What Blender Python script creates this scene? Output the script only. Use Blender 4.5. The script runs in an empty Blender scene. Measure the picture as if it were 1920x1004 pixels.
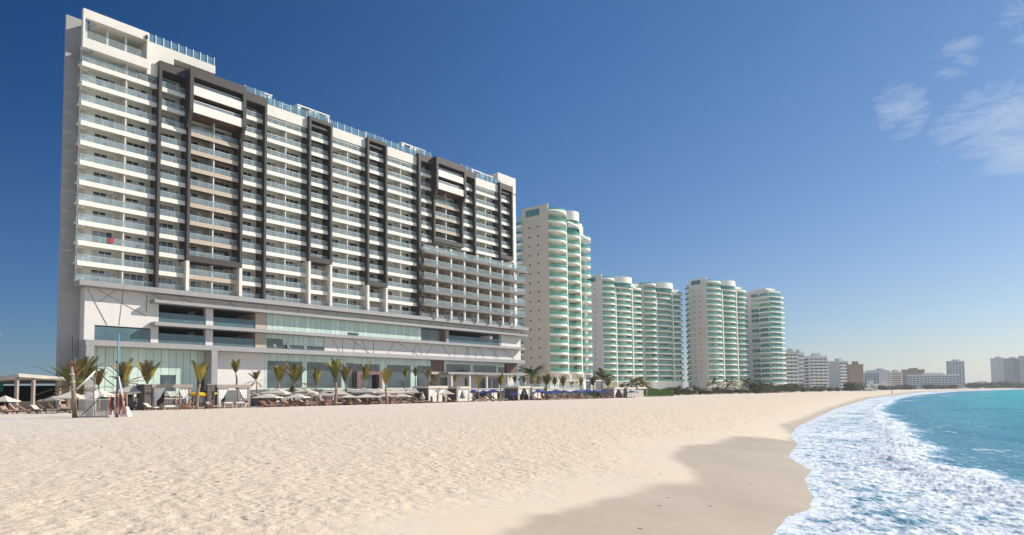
import bpy, math, random
import numpy as np
from mathutils import Vector, Matrix
random.seed(7); rng = np.random.default_rng(11)
SC = bpy.context.scene
COL = SC.collection
R_ = math.radians

# ------------------------------------------------------------------ camera
F_PX, CX, CY, CAM_H = 1240.0, 960.0, 667.0, 1.6
PITCH, ROLL = R_(3.23), -0.0118
cam_d = bpy.data.cameras.new('camera'); cam = bpy.data.objects.new('camera', cam_d); COL.objects.link(cam)
cam_d.sensor_width = 36.0; cam_d.sensor_fit = 'HORIZONTAL'
cam_d.lens = F_PX / 1920 * 36.0
cam_d.shift_y = (667.0 - 502.0) / 1920
cam_d.clip_start = 0.1; cam_d.clip_end = 20000
Rcam = Matrix.Rotation(math.pi / 2 + PITCH, 3, 'X') @ Matrix.Rotation(ROLL, 3, 'Z')
cam.matrix_world = Matrix.Translation((0, 0, CAM_H)) @ Rcam.to_4x4()
SC.camera = cam

# ------------------------------------------------------------------ frames of reference
AZ = R_(40.1)
U = Vector((math.sin(AZ), math.cos(AZ), 0)); N = Vector((math.cos(AZ), -math.sin(AZ), 0))
SUN = (1.5 * U + 1.0 * N + Vector((0, 0, 1.15))).normalized()
SUN_EL = math.asin(SUN.z); SUN_AZ = math.atan2(SUN.x, SUN.y)     # azimuth from +Y towards +X

# ------------------------------------------------------------------ world
W = bpy.data.worlds.new('World'); SC.world = W; W.use_nodes = True
nt = W.node_tree; nt.nodes.clear()
def wn(t, **k):
    n = nt.nodes.new(t)
    for a, v in k.items(): setattr(n, a, v)
    return n
def wl(a, b): nt.links.new(a, b)
def wmath(op, a, b=None, clamp=False):
    n = wn('ShaderNodeMath', operation=op, use_clamp=clamp)
    for i, v in enumerate((a, b)):
        if v is None: continue
        if isinstance(v, (int, float)): n.inputs[i].default_value = v
        else: wl(v, n.inputs[i])
    return n.outputs[0]
sky = wn('ShaderNodeTexSky', sky_type='NISHITA', sun_disc=False)
sky.sun_elevation = SUN_EL; sky.sun_rotation = SUN_AZ
sky.air_density = 1.0; sky.dust_density = 0.3; sky.ozone_density = 3.0; sky.altitude = 0
tc = wn('ShaderNodeTexCoord')
def wdot(v):
    n = wn('ShaderNodeVectorMath', operation='DOT_PRODUCT'); wl(tc.outputs['Generated'], n.inputs[0]); n.inputs[1].default_value = v
    return n.outputs['Value']
# polarised sky: deeper and darker away from the sun
sunh = Vector((SUN.x, SUN.y, 0)).normalized()
mr = wn('ShaderNodeMapRange'); mr.inputs['From Min'].default_value = -0.55; mr.inputs['From Max'].default_value = 0.85
wl(wdot(tuple(sunh)), mr.inputs['Value'])
ramp = wn('ShaderNodeValToRGB'); cr = ramp.color_ramp; cr.elements[0].position = 0.0; cr.elements[0].color = (0.035, 0.20, 0.40, 1); cr.elements[1].position = 1.0; cr.elements[1].color = (0.61, 0.77, 0.86, 1)
e = cr.elements.new(0.17); e.color = (0.04, 0.285, 0.54, 1); e = cr.elements.new(0.59); e.color = (0.345, 0.625, 0.89, 1)
wl(mr.outputs[0], ramp.inputs[0])
mz = wn('ShaderNodeMapRange'); mz.interpolation_type = 'SMOOTHSTEP'; mz.inputs['From Min'].default_value = 0.0; mz.inputs['From Max'].default_value = 0.52; mz.inputs['To Min'].default_value = 0.62; mz.inputs['To Max'].default_value = 0.0
wl(wdot((0, 0, 1)), mz.inputs['Value'])
pol = wn('ShaderNodeMixRGB'); wl(mz.outputs[0], pol.inputs[0]); wl(ramp.outputs[0], pol.inputs[1])
hzc = wn('ShaderNodeMixRGB'); hzc.inputs[1].default_value = (0.28, 0.42, 0.60, 1); hzc.inputs[2].default_value = (0.84, 0.72, 0.76, 1); wl(mr.outputs[0], hzc.inputs[0]); wl(hzc.outputs[0], pol.inputs[2])
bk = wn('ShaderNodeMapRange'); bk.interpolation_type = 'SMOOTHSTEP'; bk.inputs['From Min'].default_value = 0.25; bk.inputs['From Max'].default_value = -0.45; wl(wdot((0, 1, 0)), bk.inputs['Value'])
back_fill = wn('ShaderNodeMixRGB'); wl(bk.outputs[0], back_fill.inputs[0]); wl(pol.outputs[0], back_fill.inputs[1]); back_fill.inputs[2].default_value = (1.45, 1.35, 1.25, 1); pol = back_fill  # sky behind the camera brightened, added as fill on the hotel front
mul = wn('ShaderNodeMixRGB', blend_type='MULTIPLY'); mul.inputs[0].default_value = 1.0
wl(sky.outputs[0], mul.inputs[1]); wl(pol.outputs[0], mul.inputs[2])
# wisps of cloud around a few directions
mp = wn('ShaderNodeMapping'); wl(tc.outputs['Generated'], mp.inputs['Vector'])
mp.inputs['Rotation'].default_value = (0.0, R_(28), R_(36)); mp.inputs['Scale'].default_value = (5.0, 9.0, 20.0)
nz = wn('ShaderNodeTexNoise'); nz.inputs['Scale'].default_value = 2.0; nz.inputs['Detail'].default_value = 14; nz.inputs['Roughness'].default_value = 0.72
nz.inputs['Distortion'].default_value = 0.9
wl(mp.outputs[0], nz.inputs['Vector'])
def blob(c, r0, r1, amp):
    v = Vector(c).normalized(); d = wdot(tuple(v))
    m = wn('ShaderNodeMapRange'); m.interpolation_type = 'SMOOTHSTEP'
    m.inputs['From Min'].default_value = math.cos(r0); m.inputs['From Max'].default_value = math.cos(r1)
    m.inputs['To Min'].default_value = 0; m.inputs['To Max'].default_value = amp
    wl(d, m.inputs['Value']); return m.outputs[0]
tot = None
for c, r0, r1, a in [((0.590, 0.748, 0.300), 0.10, 0.0, 0.60), ((0.550, 0.772, 0.306), 0.08, 0.0, 0.52), ((0.487, 0.803, 0.343), 0.06, 0.0, 0.55), ((0.525, 0.757, 0.388), 0.05, 0, 0.52),
                     ((0.575, 0.71, 0.41), 0.05, 0, 0.48), ((-0.63, 0.775, 0.078), 0.04, 0, 0.52)]:
    o = blob(c, r0, r1, a); tot = o if tot is None else wmath('MAXIMUM', tot, o)
mk = wn('ShaderNodeMapRange'); mk.inputs['From Min'].default_value = 0.93; mk.inputs['From Max'].default_value = 1.45
wl(wmath('ADD', nz.outputs['Fac'], tot), mk.inputs['Value'])
cl = wn('ShaderNodeMixRGB'); cl.inputs[2].default_value = (6.4, 6.8, 7.4, 1)
wl(wmath('MULTIPLY', mk.outputs[0], 0.72, True), cl.inputs[0]); wl(mul.outputs[0], cl.inputs[1])
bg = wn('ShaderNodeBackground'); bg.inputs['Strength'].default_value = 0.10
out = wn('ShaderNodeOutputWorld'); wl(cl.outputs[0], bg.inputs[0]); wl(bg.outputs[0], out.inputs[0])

# ------------------------------------------------------------------ sun, exposure
sl = bpy.data.lights.new('sun', 'SUN'); sl.energy = 4.8; sl.angle = R_(0.53); sl.color = (1.0, 0.93, 0.82)
so = bpy.data.objects.new('sun', sl); COL.objects.link(so); so.rotation_euler = SUN.to_track_quat('Z', 'Y').to_euler(); so.location = (200, 50, 300)
SC.view_settings.view_transform = 'Standard'; SC.view_settings.look = 'None'; SC.view_settings.gamma = 1; SC.view_settings.exposure = 0.26
SC.render.engine = 'CYCLES'; SC.cycles.max_bounces = 6; SC.cycles.transparent_max_bounces = 12
SC.cycles.diffuse_bounces = 3; SC.cycles.glossy_bounces = 3; SC.cycles.caustics_reflective = False; SC.cycles.caustics_refractive = False
SC.cycles.use_denoising = True; SC.cycles.sample_clamp_indirect = 6

# ------------------------------------------------------------------ helpers
def pix_ray(px, py):
    d = Rcam @ Vector(((px - CX) / F_PX, -(py - CY) / F_PX, -1.0)); return d.normalized()
def gp(px, py, z=0.0):                       # pixel -> point of the horizontal plane z
    d = pix_ray(px, py); k = (z - CAM_H) / d.z; return Vector((d.x * k, d.y * k, z))
def pn(px, py, n):                           # pixel -> point of the vertical plane P.N = n (parallel to the hotel front)
    d = pix_ray(px, py); k = n / d.dot(N); return Vector((d.x * k, d.y * k, CAM_H + d.z * k))
def pd(px, py, dist):                        # pixel -> point at depth y = dist
    d = pix_ray(px, py); k = dist / d.y; return Vector((d.x * k, d.y * k, CAM_H + d.z * k))

class MB:
    """collects boxes, prisms, tubes; build() links them as one mesh object"""
    def __init__(s): s.v = []; s.f = []; s.m = []; s.mats = []; s.sm = []
    def mi(s, m):
        if m not in s.mats: s.mats.append(m)
        return s.mats.index(m)
    def poly(s, pts, faces, m, smooth=False):
        b = len(s.v); s.v += [tuple(p) for p in pts]; k = s.mi(m)
        for f in faces: s.f.append([b + i for i in f]); s.m.append(k); s.sm.append(smooth)
        return s
    def box(s, x0, x1, y0, y1, z0, z1, m):
        if x1 < x0: x0, x1 = x1, x0
        if y1 < y0: y0, y1 = y1, y0
        if z1 < z0: z0, z1 = z1, z0
        p = [(x0, y0, z0), (x1, y0, z0), (x1, y1, z0), (x0, y1, z0), (x0, y0, z1), (x1, y0, z1), (x1, y1, z1), (x0, y1, z1)]
        return s.poly(p, [(0, 3, 2, 1), (4, 5, 6, 7), (0, 1, 5, 4), (1, 2, 6, 5), (2, 3, 7, 6), (3, 0, 4, 7)], m)
    def obox(s, c, ax, ay, az, hx, hy, hz, m):
        c = Vector(c); ax = Vector(ax).normalized(); ay = Vector(ay).normalized(); az = Vector(az).normalized(); p = []
        for k in (-1, 1):
            for i, j in ((-1, -1), (1, -1), (1, 1), (-1, 1)): p.append(c + ax * hx * i + ay * hy * j + az * hz * k)
        return s.poly(p, [(0, 3, 2, 1), (4, 5, 6, 7), (0, 1, 5, 4), (1, 2, 6, 5), (2, 3, 7, 6), (3, 0, 4, 7)], m)
    def bar(s, a, b, w, h, m):
        a = Vector(a); b = Vector(b); d = (b - a); L = d.length
        if L < 1e-6: return s
        d /= L; up = Vector((0, 0, 1)) if abs(d.z) < 0.95 else Vector((0, 1, 0))
        x = d.cross(up).normalized(); y = x.cross(d)
        return s.obox((a + b) / 2, x, y, d, w / 2, h / 2, L / 2, m)
    def tube(s, pts, rad, m, n=8, cap=True):
        pts = [Vector(p) for p in pts]; b = len(s.v); k = s.mi(m)
        if isinstance(rad, (int, float)): rad = [rad] * len(pts)
        for i, p in enumerate(pts):
            d = (pts[min(i + 1, len(pts) - 1)] - pts[max(i - 1, 0)]).normalized()
            up = Vector((0, 0, 1)) if abs(d.z) < 0.9 else Vector((0, 1, 0))
            x = d.cross(up).normalized(); y = d.cross(x)
            for j in range(n):
                a = 2 * math.pi * j / n; s.v.append(tuple(p + (x * math.cos(a) + y * math.sin(a)) * rad[i]))
        for i in range(len(pts) - 1):
            for j in range(n):
                s.f.append([b + i * n + j, b + i * n + (j + 1) % n, b + (i + 1) * n + (j + 1) % n, b + (i + 1) * n + j]); s.m.append(k); s.sm.append(True)
        if cap:
            s.f.append([b + j for j in range(n)][::-1]); s.m.append(k); s.sm.append(False)
            s.f.append([b + (len(pts) - 1) * n + j for j in range(n)]); s.m.append(k); s.sm.append(False)
        return s
    def prism(s, poly, z0, z1, m):
        n = len(poly); p = [(x, y, z0) for x, y in poly] + [(x, y, z1) for x, y in poly]
        return s.poly(p, [tuple(range(n))[::-1], tuple(range(n, 2 * n))] + [(i, (i + 1) % n, n + (i + 1) % n, n + i) for i in range(n)], m)
    def strip(s, line, off, z0, z1, th, m):       # thin curved wall following a 2D polyline
        n = len(line); k = []
        for i in range(n):
            a = Vector(line[max(i - 1, 0)]); b = Vector(line[min(i + 1, n - 1)]); d = (b - a).normalized(); nn = Vector((d.y, -d.x)); p = Vector(line[i]) + nn * off
            k.append((p, nn))
        o = [(p + q * th) for p, q in k] + [(p) for p, q in k][::-1]
        return s.prism([(q.x, q.y) for q in o], z0, z1, m)
    def mesh(s, name):
        me = bpy.data.meshes.new(name); me.from_pydata(s.v, [], s.f)
        for m in s.mats: me.materials.append(m)
        me.polygons.foreach_set('material_index', s.m); me.polygons.foreach_set('use_smooth', s.sm); me.update(); return me
    def build(s, name, parent=None, loc=None):
        return put(name, s.mesh(name), parent, loc)
def put(name, me, parent=None, loc=None, rz=None, scale=None):
    o = bpy.data.objects.new(name, me); COL.objects.link(o)
    if parent: o.parent = parent
    if loc is not None: o.location = loc
    if rz is not None: o.rotation_euler = (0, 0, rz)
    if scale is not None: o.scale = scale if hasattr(scale, '__len__') else (scale,) * 3
    return o
def tag(o, label=None, cat=None, group=None, kind=None):
    if label: o['label'] = label
    if cat: o['category'] = cat
    if group: o['group'] = group
    if kind: o['kind'] = kind
    return o
def thing(name, label, cat, loc=(0, 0, 0), rz=0, group=None, scale=1.0):
    o = put(name, None, None, loc, rz, scale); return tag(o, label, cat, group)
def copy_tree(o, parent=None):
    c = o.copy(); COL.objects.link(c)
    if parent: c.parent = parent
    for ch in list(o.children): copy_tree(ch, c)
    return c
ORD = ['leftmost', 'second from left', 'third from left', 'fourth from left', 'fifth from left', 'sixth from left', 'seventh from left', 'eighth from left', 'ninth from left', 'tenth from left',
       'eleventh from left', 'twelfth from left', 'thirteenth from left', 'fourteenth from left', 'fifteenth from left', 'sixteenth from left', 'seventeenth from left', 'eighteenth from left', 'nineteenth from left', 'twentieth from left']
RZH = math.atan2(U.y, U.x)                   # local x along the hotel front, local -y towards the sea

# ------------------------------------------------------------------ materials
def mat(name, col, rough=0.7, var=0.12, scale=1.5, bump=0.0, bscale=None, metal=0.0, spec=0.4, streak=0.0, col2=None, coords='Object'):
    m = bpy.data.materials.new(name); m.use_nodes = True; t = m.node_tree; b = t.nodes['Principled BSDF']
    b.inputs['Roughness'].default_value = rough; b.inputs['Metallic'].default_value = metal; b.inputs['Specular IOR Level'].default_value = spec
    c = t.nodes.new('ShaderNodeTexCoord')
    n = t.nodes.new('ShaderNodeTexNoise'); n.inputs['Scale'].default_value = scale; n.inputs['Detail'].default_value = 6; n.inputs['Roughness'].default_value = 0.6
    t.links.new(c.outputs[coords], n.inputs['Vector'])
    r = t.nodes.new('ShaderNodeMapRange'); r.inputs['From Min'].default_value = 0.3; r.inputs['From Max'].default_value = 0.7
    t.links.new(n.outputs['Fac'], r.inputs['Value'])
    mx = t.nodes.new('ShaderNodeMixRGB'); a = col2 or tuple(x * (1 - var) for x in col); mx.inputs[1].default_value = (*a, 1)
    bb = col if col2 else tuple(min(1, x * (1 + var * 0.5)) for x in col); mx.inputs[2].default_value = (*bb, 1)
    t.links.new(r.outputs[0], mx.inputs[0]); last = mx.outputs[0]
    if streak:
        mp = t.nodes.new('ShaderNodeMapping'); mp.inputs['Scale'].default_value = (1.3, 1.3, 0.07); t.links.new(c.outputs[coords], mp.inputs[0])
        n2 = t.nodes.new('ShaderNodeTexNoise'); n2.inputs['Scale'].default_value = 1.1; n2.inputs['Detail'].default_value = 5; t.links.new(mp.outputs[0], n2.inputs['Vector'])
        r2 = t.nodes.new('ShaderNodeMapRange'); r2.inputs['From Min'].default_value = 0.45; r2.inputs['From Max'].default_value = 0.75; r2.inputs['To Max'].default_value = streak
        t.links.new(n2.outputs['Fac'], r2.inputs['Value'])
        m2 = t.nodes.new('ShaderNodeMixRGB'); m2.inputs[2].default_value = (*[x * 0.55 for x in col], 1)
        t.links.new(r2.outputs[0], m2.inputs[0]); t.links.new(last, m2.inputs[1]); last = m2.outputs[0]
    t.links.new(last, b.inputs['Base Color'])
    if bump:
        n3 = t.nodes.new('ShaderNodeTexNoise'); n3.inputs['Scale'].default_value = bscale or scale * 8; n3.inputs['Detail'].default_value = 5
        t.links.new(c.outputs[coords], n3.inputs['Vector'])
        bp = t.nodes.new('ShaderNodeBump'); bp.inputs['Strength'].default_value = bump; bp.inputs['Distance'].default_value = 0.05
        t.links.new(n3.outputs['Fac'], bp.inputs['Height']); t.links.new(bp.outputs[0], b.inputs['Normal'])
    return m
def glass(name, tint, alpha=0.35, rough=0.03, refl=0.5):
    m = bpy.data.materials.new(name); m.use_nodes = True; t = m.node_tree; t.nodes.clear()
    tr = t.nodes.new('ShaderNodeBsdfTransparent'); tr.inputs[0].default_value = (*[0.55 + 0.45 * x for x in tint], 1)
    p = t.nodes.new('ShaderNodeBsdfPrincipled'); p.inputs['Base Color'].default_value = (*tint, 1); p.inputs['Roughness'].default_value = rough
    p.inputs['Specular IOR Level'].default_value = refl
    n = t.nodes.new('ShaderNodeTexNoise'); n.inputs['Scale'].default_value = 0.4
    c = t.nodes.new('ShaderNodeTexCoord'); t.links.new(c.outputs['Object'], n.inputs['Vector'])
    r = t.nodes.new('ShaderNodeMapRange'); r.inputs['To Min'].default_value = alpha * 0.75; r.inputs['To Max'].default_value = min(1, alpha * 1.25); t.links.new(n.outputs['Fac'], r.inputs['Value'])
    x = t.nodes.new('ShaderNodeMixShader'); t.links.new(r.outputs[0], x.inputs[0]); t.links.new(tr.outputs[0], x.inputs[1]); t.links.new(p.outputs[0], x.inputs[2])
    o = t.nodes.new('ShaderNodeOutputMaterial'); t.links.new(x.outputs[0], o.inputs[0]); return m
M = {}
M['white'] = mat('white_render', (0.74, 0.70, 0.63), 0.75, 0.06, 0.5, 0.15, 9, streak=0.10)
M['white2'] = mat('white_panel', (0.70, 0.66, 0.63), 0.7, 0.04, 0.4, 0.1, 6, streak=0.06)
M['room'] = mat('balcony_room_wall', (0.82, 0.79, 0.72), 0.8, 0.08, 0.8)
M['cream'] = mat('cream_fascia', (0.84, 0.79, 0.71), 0.75, 0.05, 0.6, streak=0.08)
M['gray'] = mat('grey_ledge_panel', (0.34, 0.325, 0.325), 0.6, 0.10, 0.4, streak=0.10)
M['gray_side'] = mat('grey_side_wall', (0.38, 0.36, 0.345), 0.8, 0.06, 0.3, streak=0.12)
M['relief'] = mat('pale_relief_line', (0.62, 0.60, 0.57), 0.8, 0.05, 1)
M['groove'] = mat('dark_groove', (0.28, 0.265, 0.26), 0.8, 0.1, 1)
M['gray_d'] = mat('dark_grey_ledge_panel', (0.17, 0.165, 0.165), 0.6, 0.10, 0.4, streak=0.10)
M['dark'] = mat('dark_brown_frame', (0.054, 0.044, 0.040), 0.65, 0.12, 0.4, streak=0.15)
M['brown'] = mat('brown_soffit', (0.16, 0.085, 0.055), 0.7, 0.15, 0.7)
M['tan'] = mat('tan_slab', (0.52, 0.43, 0.34), 0.75, 0.06, 0.7)
M['tanroom'] = mat('tan_room_wall', (0.43, 0.37, 0.31), 0.8, 0.1, 0.8)
M['col'] = mat('pinkish_white_column', (0.78, 0.70, 0.63), 0.75, 0.05, 0.6)
M['frame_w'] = mat('white_window_frame', (0.74, 0.74, 0.73), 0.45, 0.03, 2)
M['steel'] = mat('brushed_steel', (0.62, 0.66, 0.68), 0.35, 0.08, 3, metal=0.6)
M['darkglass'] = mat('dark_window_glass', (0.030, 0.042, 0.052), 0.06, 0.4, 0.6, spec=0.7)
M['curtain'] = mat('light_curtain_behind_glass', (0.47, 0.49, 0.52), 0.25, 0.12, 2.0, spec=0.6)
M['curtain2'] = mat('blue_grey_curtain_behind_glass', (0.25, 0.29, 0.33), 0.2, 0.2, 2.0, spec=0.6)
M['frost'] = mat('frosted_green_glass', (0.50, 0.64, 0.57), 0.22, 0.10, 0.35, spec=0.5)
M['frost2'] = mat('frosted_green_glass_pale', (0.58, 0.70, 0.63), 0.22, 0.10, 0.35, spec=0.5)
M['mull'] = mat('dark_green_mullion', (0.16, 0.22, 0.20), 0.5, 0.1, 2)
M['shopglass'] = mat('blue_grey_shop_glass', (0.085, 0.12, 0.14), 0.08, 0.5, 0.45, spec=0.7, col2=(0.03, 0.045, 0.055))
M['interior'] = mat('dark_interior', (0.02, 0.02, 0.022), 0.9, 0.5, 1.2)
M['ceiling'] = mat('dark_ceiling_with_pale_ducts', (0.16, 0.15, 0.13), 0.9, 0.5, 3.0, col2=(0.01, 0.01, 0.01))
M['rail'] = glass('balcony_glass', (0.72, 0.82, 0.84), 0.14)
M['railp'] = glass('terrace_glass', (0.14, 0.24, 0.28), 0.62)
M['roofglass'] = glass('roof_glass', (0.25, 0.45, 0.58), 0.35)
M['chocolate'] = mat('chocolate_brown_wall', (0.19, 0.11, 0.09), 0.7, 0.1, 0.6)
M['furn'] = mat('dark_outdoor_furniture', (0.035, 0.032, 0.035), 0.6, 0.3, 5)
M['concrete'] = mat('pale_concrete', (0.50, 0.46, 0.41), 0.85, 0.12, 0.8, 0.2, 8, streak=0.15)

# ================================================================== setting
def vnoise(x, y, seed=0):
    xi = np.floor(x).astype(np.int64); yi = np.floor(y).astype(np.int64); xf = x - xi; yf = y - yi
    def h(a, b):
        v = (a * 374761393 + b * 668265263 + seed * 974711) & 0xffffffff
        v = ((v ^ (v >> 13)) * 1274126177) & 0xffffffff; v = v ^ (v >> 16); return (v & 0xffff) / 65535.0
    u = xf * xf * (3 - 2 * xf); w = yf * yf * (3 - 2 * yf)
    return (h(xi, yi) * (1 - u) + h(xi + 1, yi) * u) * (1 - w) + (h(xi, yi + 1) * (1 - u) + h(xi + 1, yi + 1) * u) * w
def fbm(x, y, o=4, seed=0):
    s = 0; a = 0.5
    for k in range(o): s = s + a * vnoise(x * 2 ** k, y * 2 ** k, seed + k); a *= 0.5
    return s
ZW = -1.1
shore_px = [(1460, 1004), (1478, 973), (1527, 957), (1532, 935), (1514, 900), (1527, 884), (1481, 857), (1500, 834), (1484, 818), (1495, 802), (1568, 767), (1630, 748), (1684, 741.0), (1735, 735), (1920, 729)]
shore = [(-14, -60), (-1, -20), (1.0, 0), (3.0, 7.5), (4.3, 11)] + [tuple(gp(x, y, ZW)[:2]) for x, y in shore_px] + [(1250, 1330), (2400, 1500), (6000, 1500)]
crest_px = [(1920, 917), (1877, 902), (1801, 878), (1760, 848), (1736, 812), (1690, 790), (1668, 770), (1690, 752), (1720, 743)]
crest = [(6, -60), (9, -20), (12, 0), (14.0, 10)] + [tuple(gp(x, y, ZW)[:2]) for x, y in crest_px] + [(300, 440), (790, 960), (1300, 1290), (2400, 1460), (6000, 1460)]
def seg_dist(px, py, line):
    best = np.full(px.shape, 1e18)
    for (ax, ay), (bx, by) in zip(line[:-1], line[1:]):
        dx, dy = bx - ax, by - ay; L = dx * dx + dy * dy
        t = np.clip(((px - ax) * dx + (py - ay) * dy) / L, 0, 1)
        best = np.minimum(best, (px - ax - t * dx) ** 2 + (py - ay - t * dy) ** 2)
    return np.sqrt(best)
def inside(px, py, poly):
    r = np.zeros(px.shape, bool); n = len(poly); j = n - 1
    for i in range(n):
        xi, yi = poly[i]; xj, yj = poly[j]
        c = ((yi > py) != (yj > py)) & (px < (xj - xi) * (py - yi) / (yj - yi + 1e-12) + xi); r ^= c; j = i
    return r
def sdist(px, py, line):        # positive on the land (left) side
    poly = list(line) + [(6000, 9000), (-9000, 9000), (-9000, -60)]
    return np.where(inside(px, py, poly), 1, -1) * seg_dist(px, py, line)
wet_px = [(1471, 818), (1430, 818), (1379, 822), (1347, 834), (1300, 843), (1271, 852), (1268, 861), (1279, 874), (1296, 892), (1311, 906), (1292, 913), (1235, 916), (1173, 933), (1108, 951), (1060, 966), (1010, 985), (960, 1012)]
wet = [(-30, -60), (-8, -20), (-2.5, 0)] + [tuple(gp(x, y, -0.8)[:2]) for x, y in wet_px[::-1]]
wet += [tuple(gp(1490, 814, -0.9)[:2])] + [(a - 1.2 * k, b) for k, (a, b) in zip((1, 1, 2, 3, 5, 9), shore[14:20])] + [(2400, 1530), (6000, 1530)]
def land_z(x, y, d):
    z = ZW + 1.1 * (1 - np.exp(-np.maximum(d, 0) / 7.0)) - 0.0
    z = np.where(d < 0, ZW + d * 0.06, z); z = np.maximum(z, -7)
    nn = x * N.x + y * N.y
    return z
NA = 700
ang = np.radians(np.linspace(-66, 66, NA))
rad = np.concatenate([1 / np.linspace(1 / 3.0, 1 / 55.0, 520), np.geomspace(56, 6000, 170)])
A, Rr = np.meshgrid(ang, rad); gx = Rr * np.sin(A); gy = Rr * np.cos(A)
def grid_mesh(name, x, y, z, keep=None, attrs=None):
    nr, na = x.shape; idx = np.arange(nr * na).reshape(nr, na)
    q = np.stack([idx[:-1, :-1], idx[:-1, 1:], idx[1:, 1:], idx[1:, :-1]], -1).reshape(-1, 4)[:, ::-1]
    if keep is not None:
        kq = keep.reshape(-1)[q].any(1); q = q[kq]
    used = np.unique(q); rm = np.full(nr * na, -1); rm[used] = np.arange(len(used)); q = rm[q]
    co = np.stack([x, y, z], -1).reshape(-1, 3)[used]
    me = bpy.data.meshes.new(name); me.vertices.add(len(co)); me.vertices.foreach_set('co', co.reshape(-1).astype(np.float32))
    me.loops.add(len(q) * 4); me.loops.foreach_set('vertex_index', q.reshape(-1).astype(np.int32))
    me.polygons.add(len(q)); me.polygons.foreach_set('loop_start', np.arange(0, len(q) * 4, 4, dtype=np.int32)); me.polygons.foreach_set('loop_total', np.full(len(q), 4, np.int32))
    me.polygons.foreach_set('use_smooth', np.ones(len(q), bool)); me.update(calc_edges=True)
    for k, a in (attrs or {}).items():
        at = me.attributes.new(k, 'FLOAT', 'POINT'); at.data.foreach_set('value', a.reshape(-1)[used].astype(np.float32))
    return me
dsh = sdist(gx, gy, shore)
sz = land_z(gx, gy, dsh)
wd = np.where(inside(gx, gy, wet + [(6000, -60)]), 1, -1) * seg_dist(gx, gy, wet)
wd = wd + (fbm(gx * 0.8, gy * 0.8, 4, 3) - 0.47) * 0.9
wetness = np.clip(0.5 + wd / (0.5 + Rr * 0.006), 0, 1); wetness = wetness * wetness * (3 - 2 * wetness)
damp = np.clip(0.5 + (wd + 2.0 + (fbm(gx * 0.3, gy * 0.3, 3, 8) - .5) * 3) / 2.6, 0, 1)         # smooth firm sand just above the wet line
rough = (1 - damp)
prints = np.zeros_like(gx)
near = Rr < 75
for k, (sc, am) in enumerate([(0.55, 0.022), (1.9, 0.030), (4.3, 0.026)]):
    nse = vnoise(gx * sc + 31 * k, gy * sc + 17 * k, 40 + k); prints += am * (nse - 0.5)
sz = sz + np.where(dsh > 0, prints * (0.12 + 0.88 * rough) * np.clip(dsh, 0, 1), 0)
me = grid_mesh('sand', gx, gy, sz, None, {'wet': wetness, 'damp': damp, 'gold': np.clip(1.1 - (dsh - 6) / 38, 0, 1)})
sand = tag(put('sand_beach', me), kind='structure')
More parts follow.
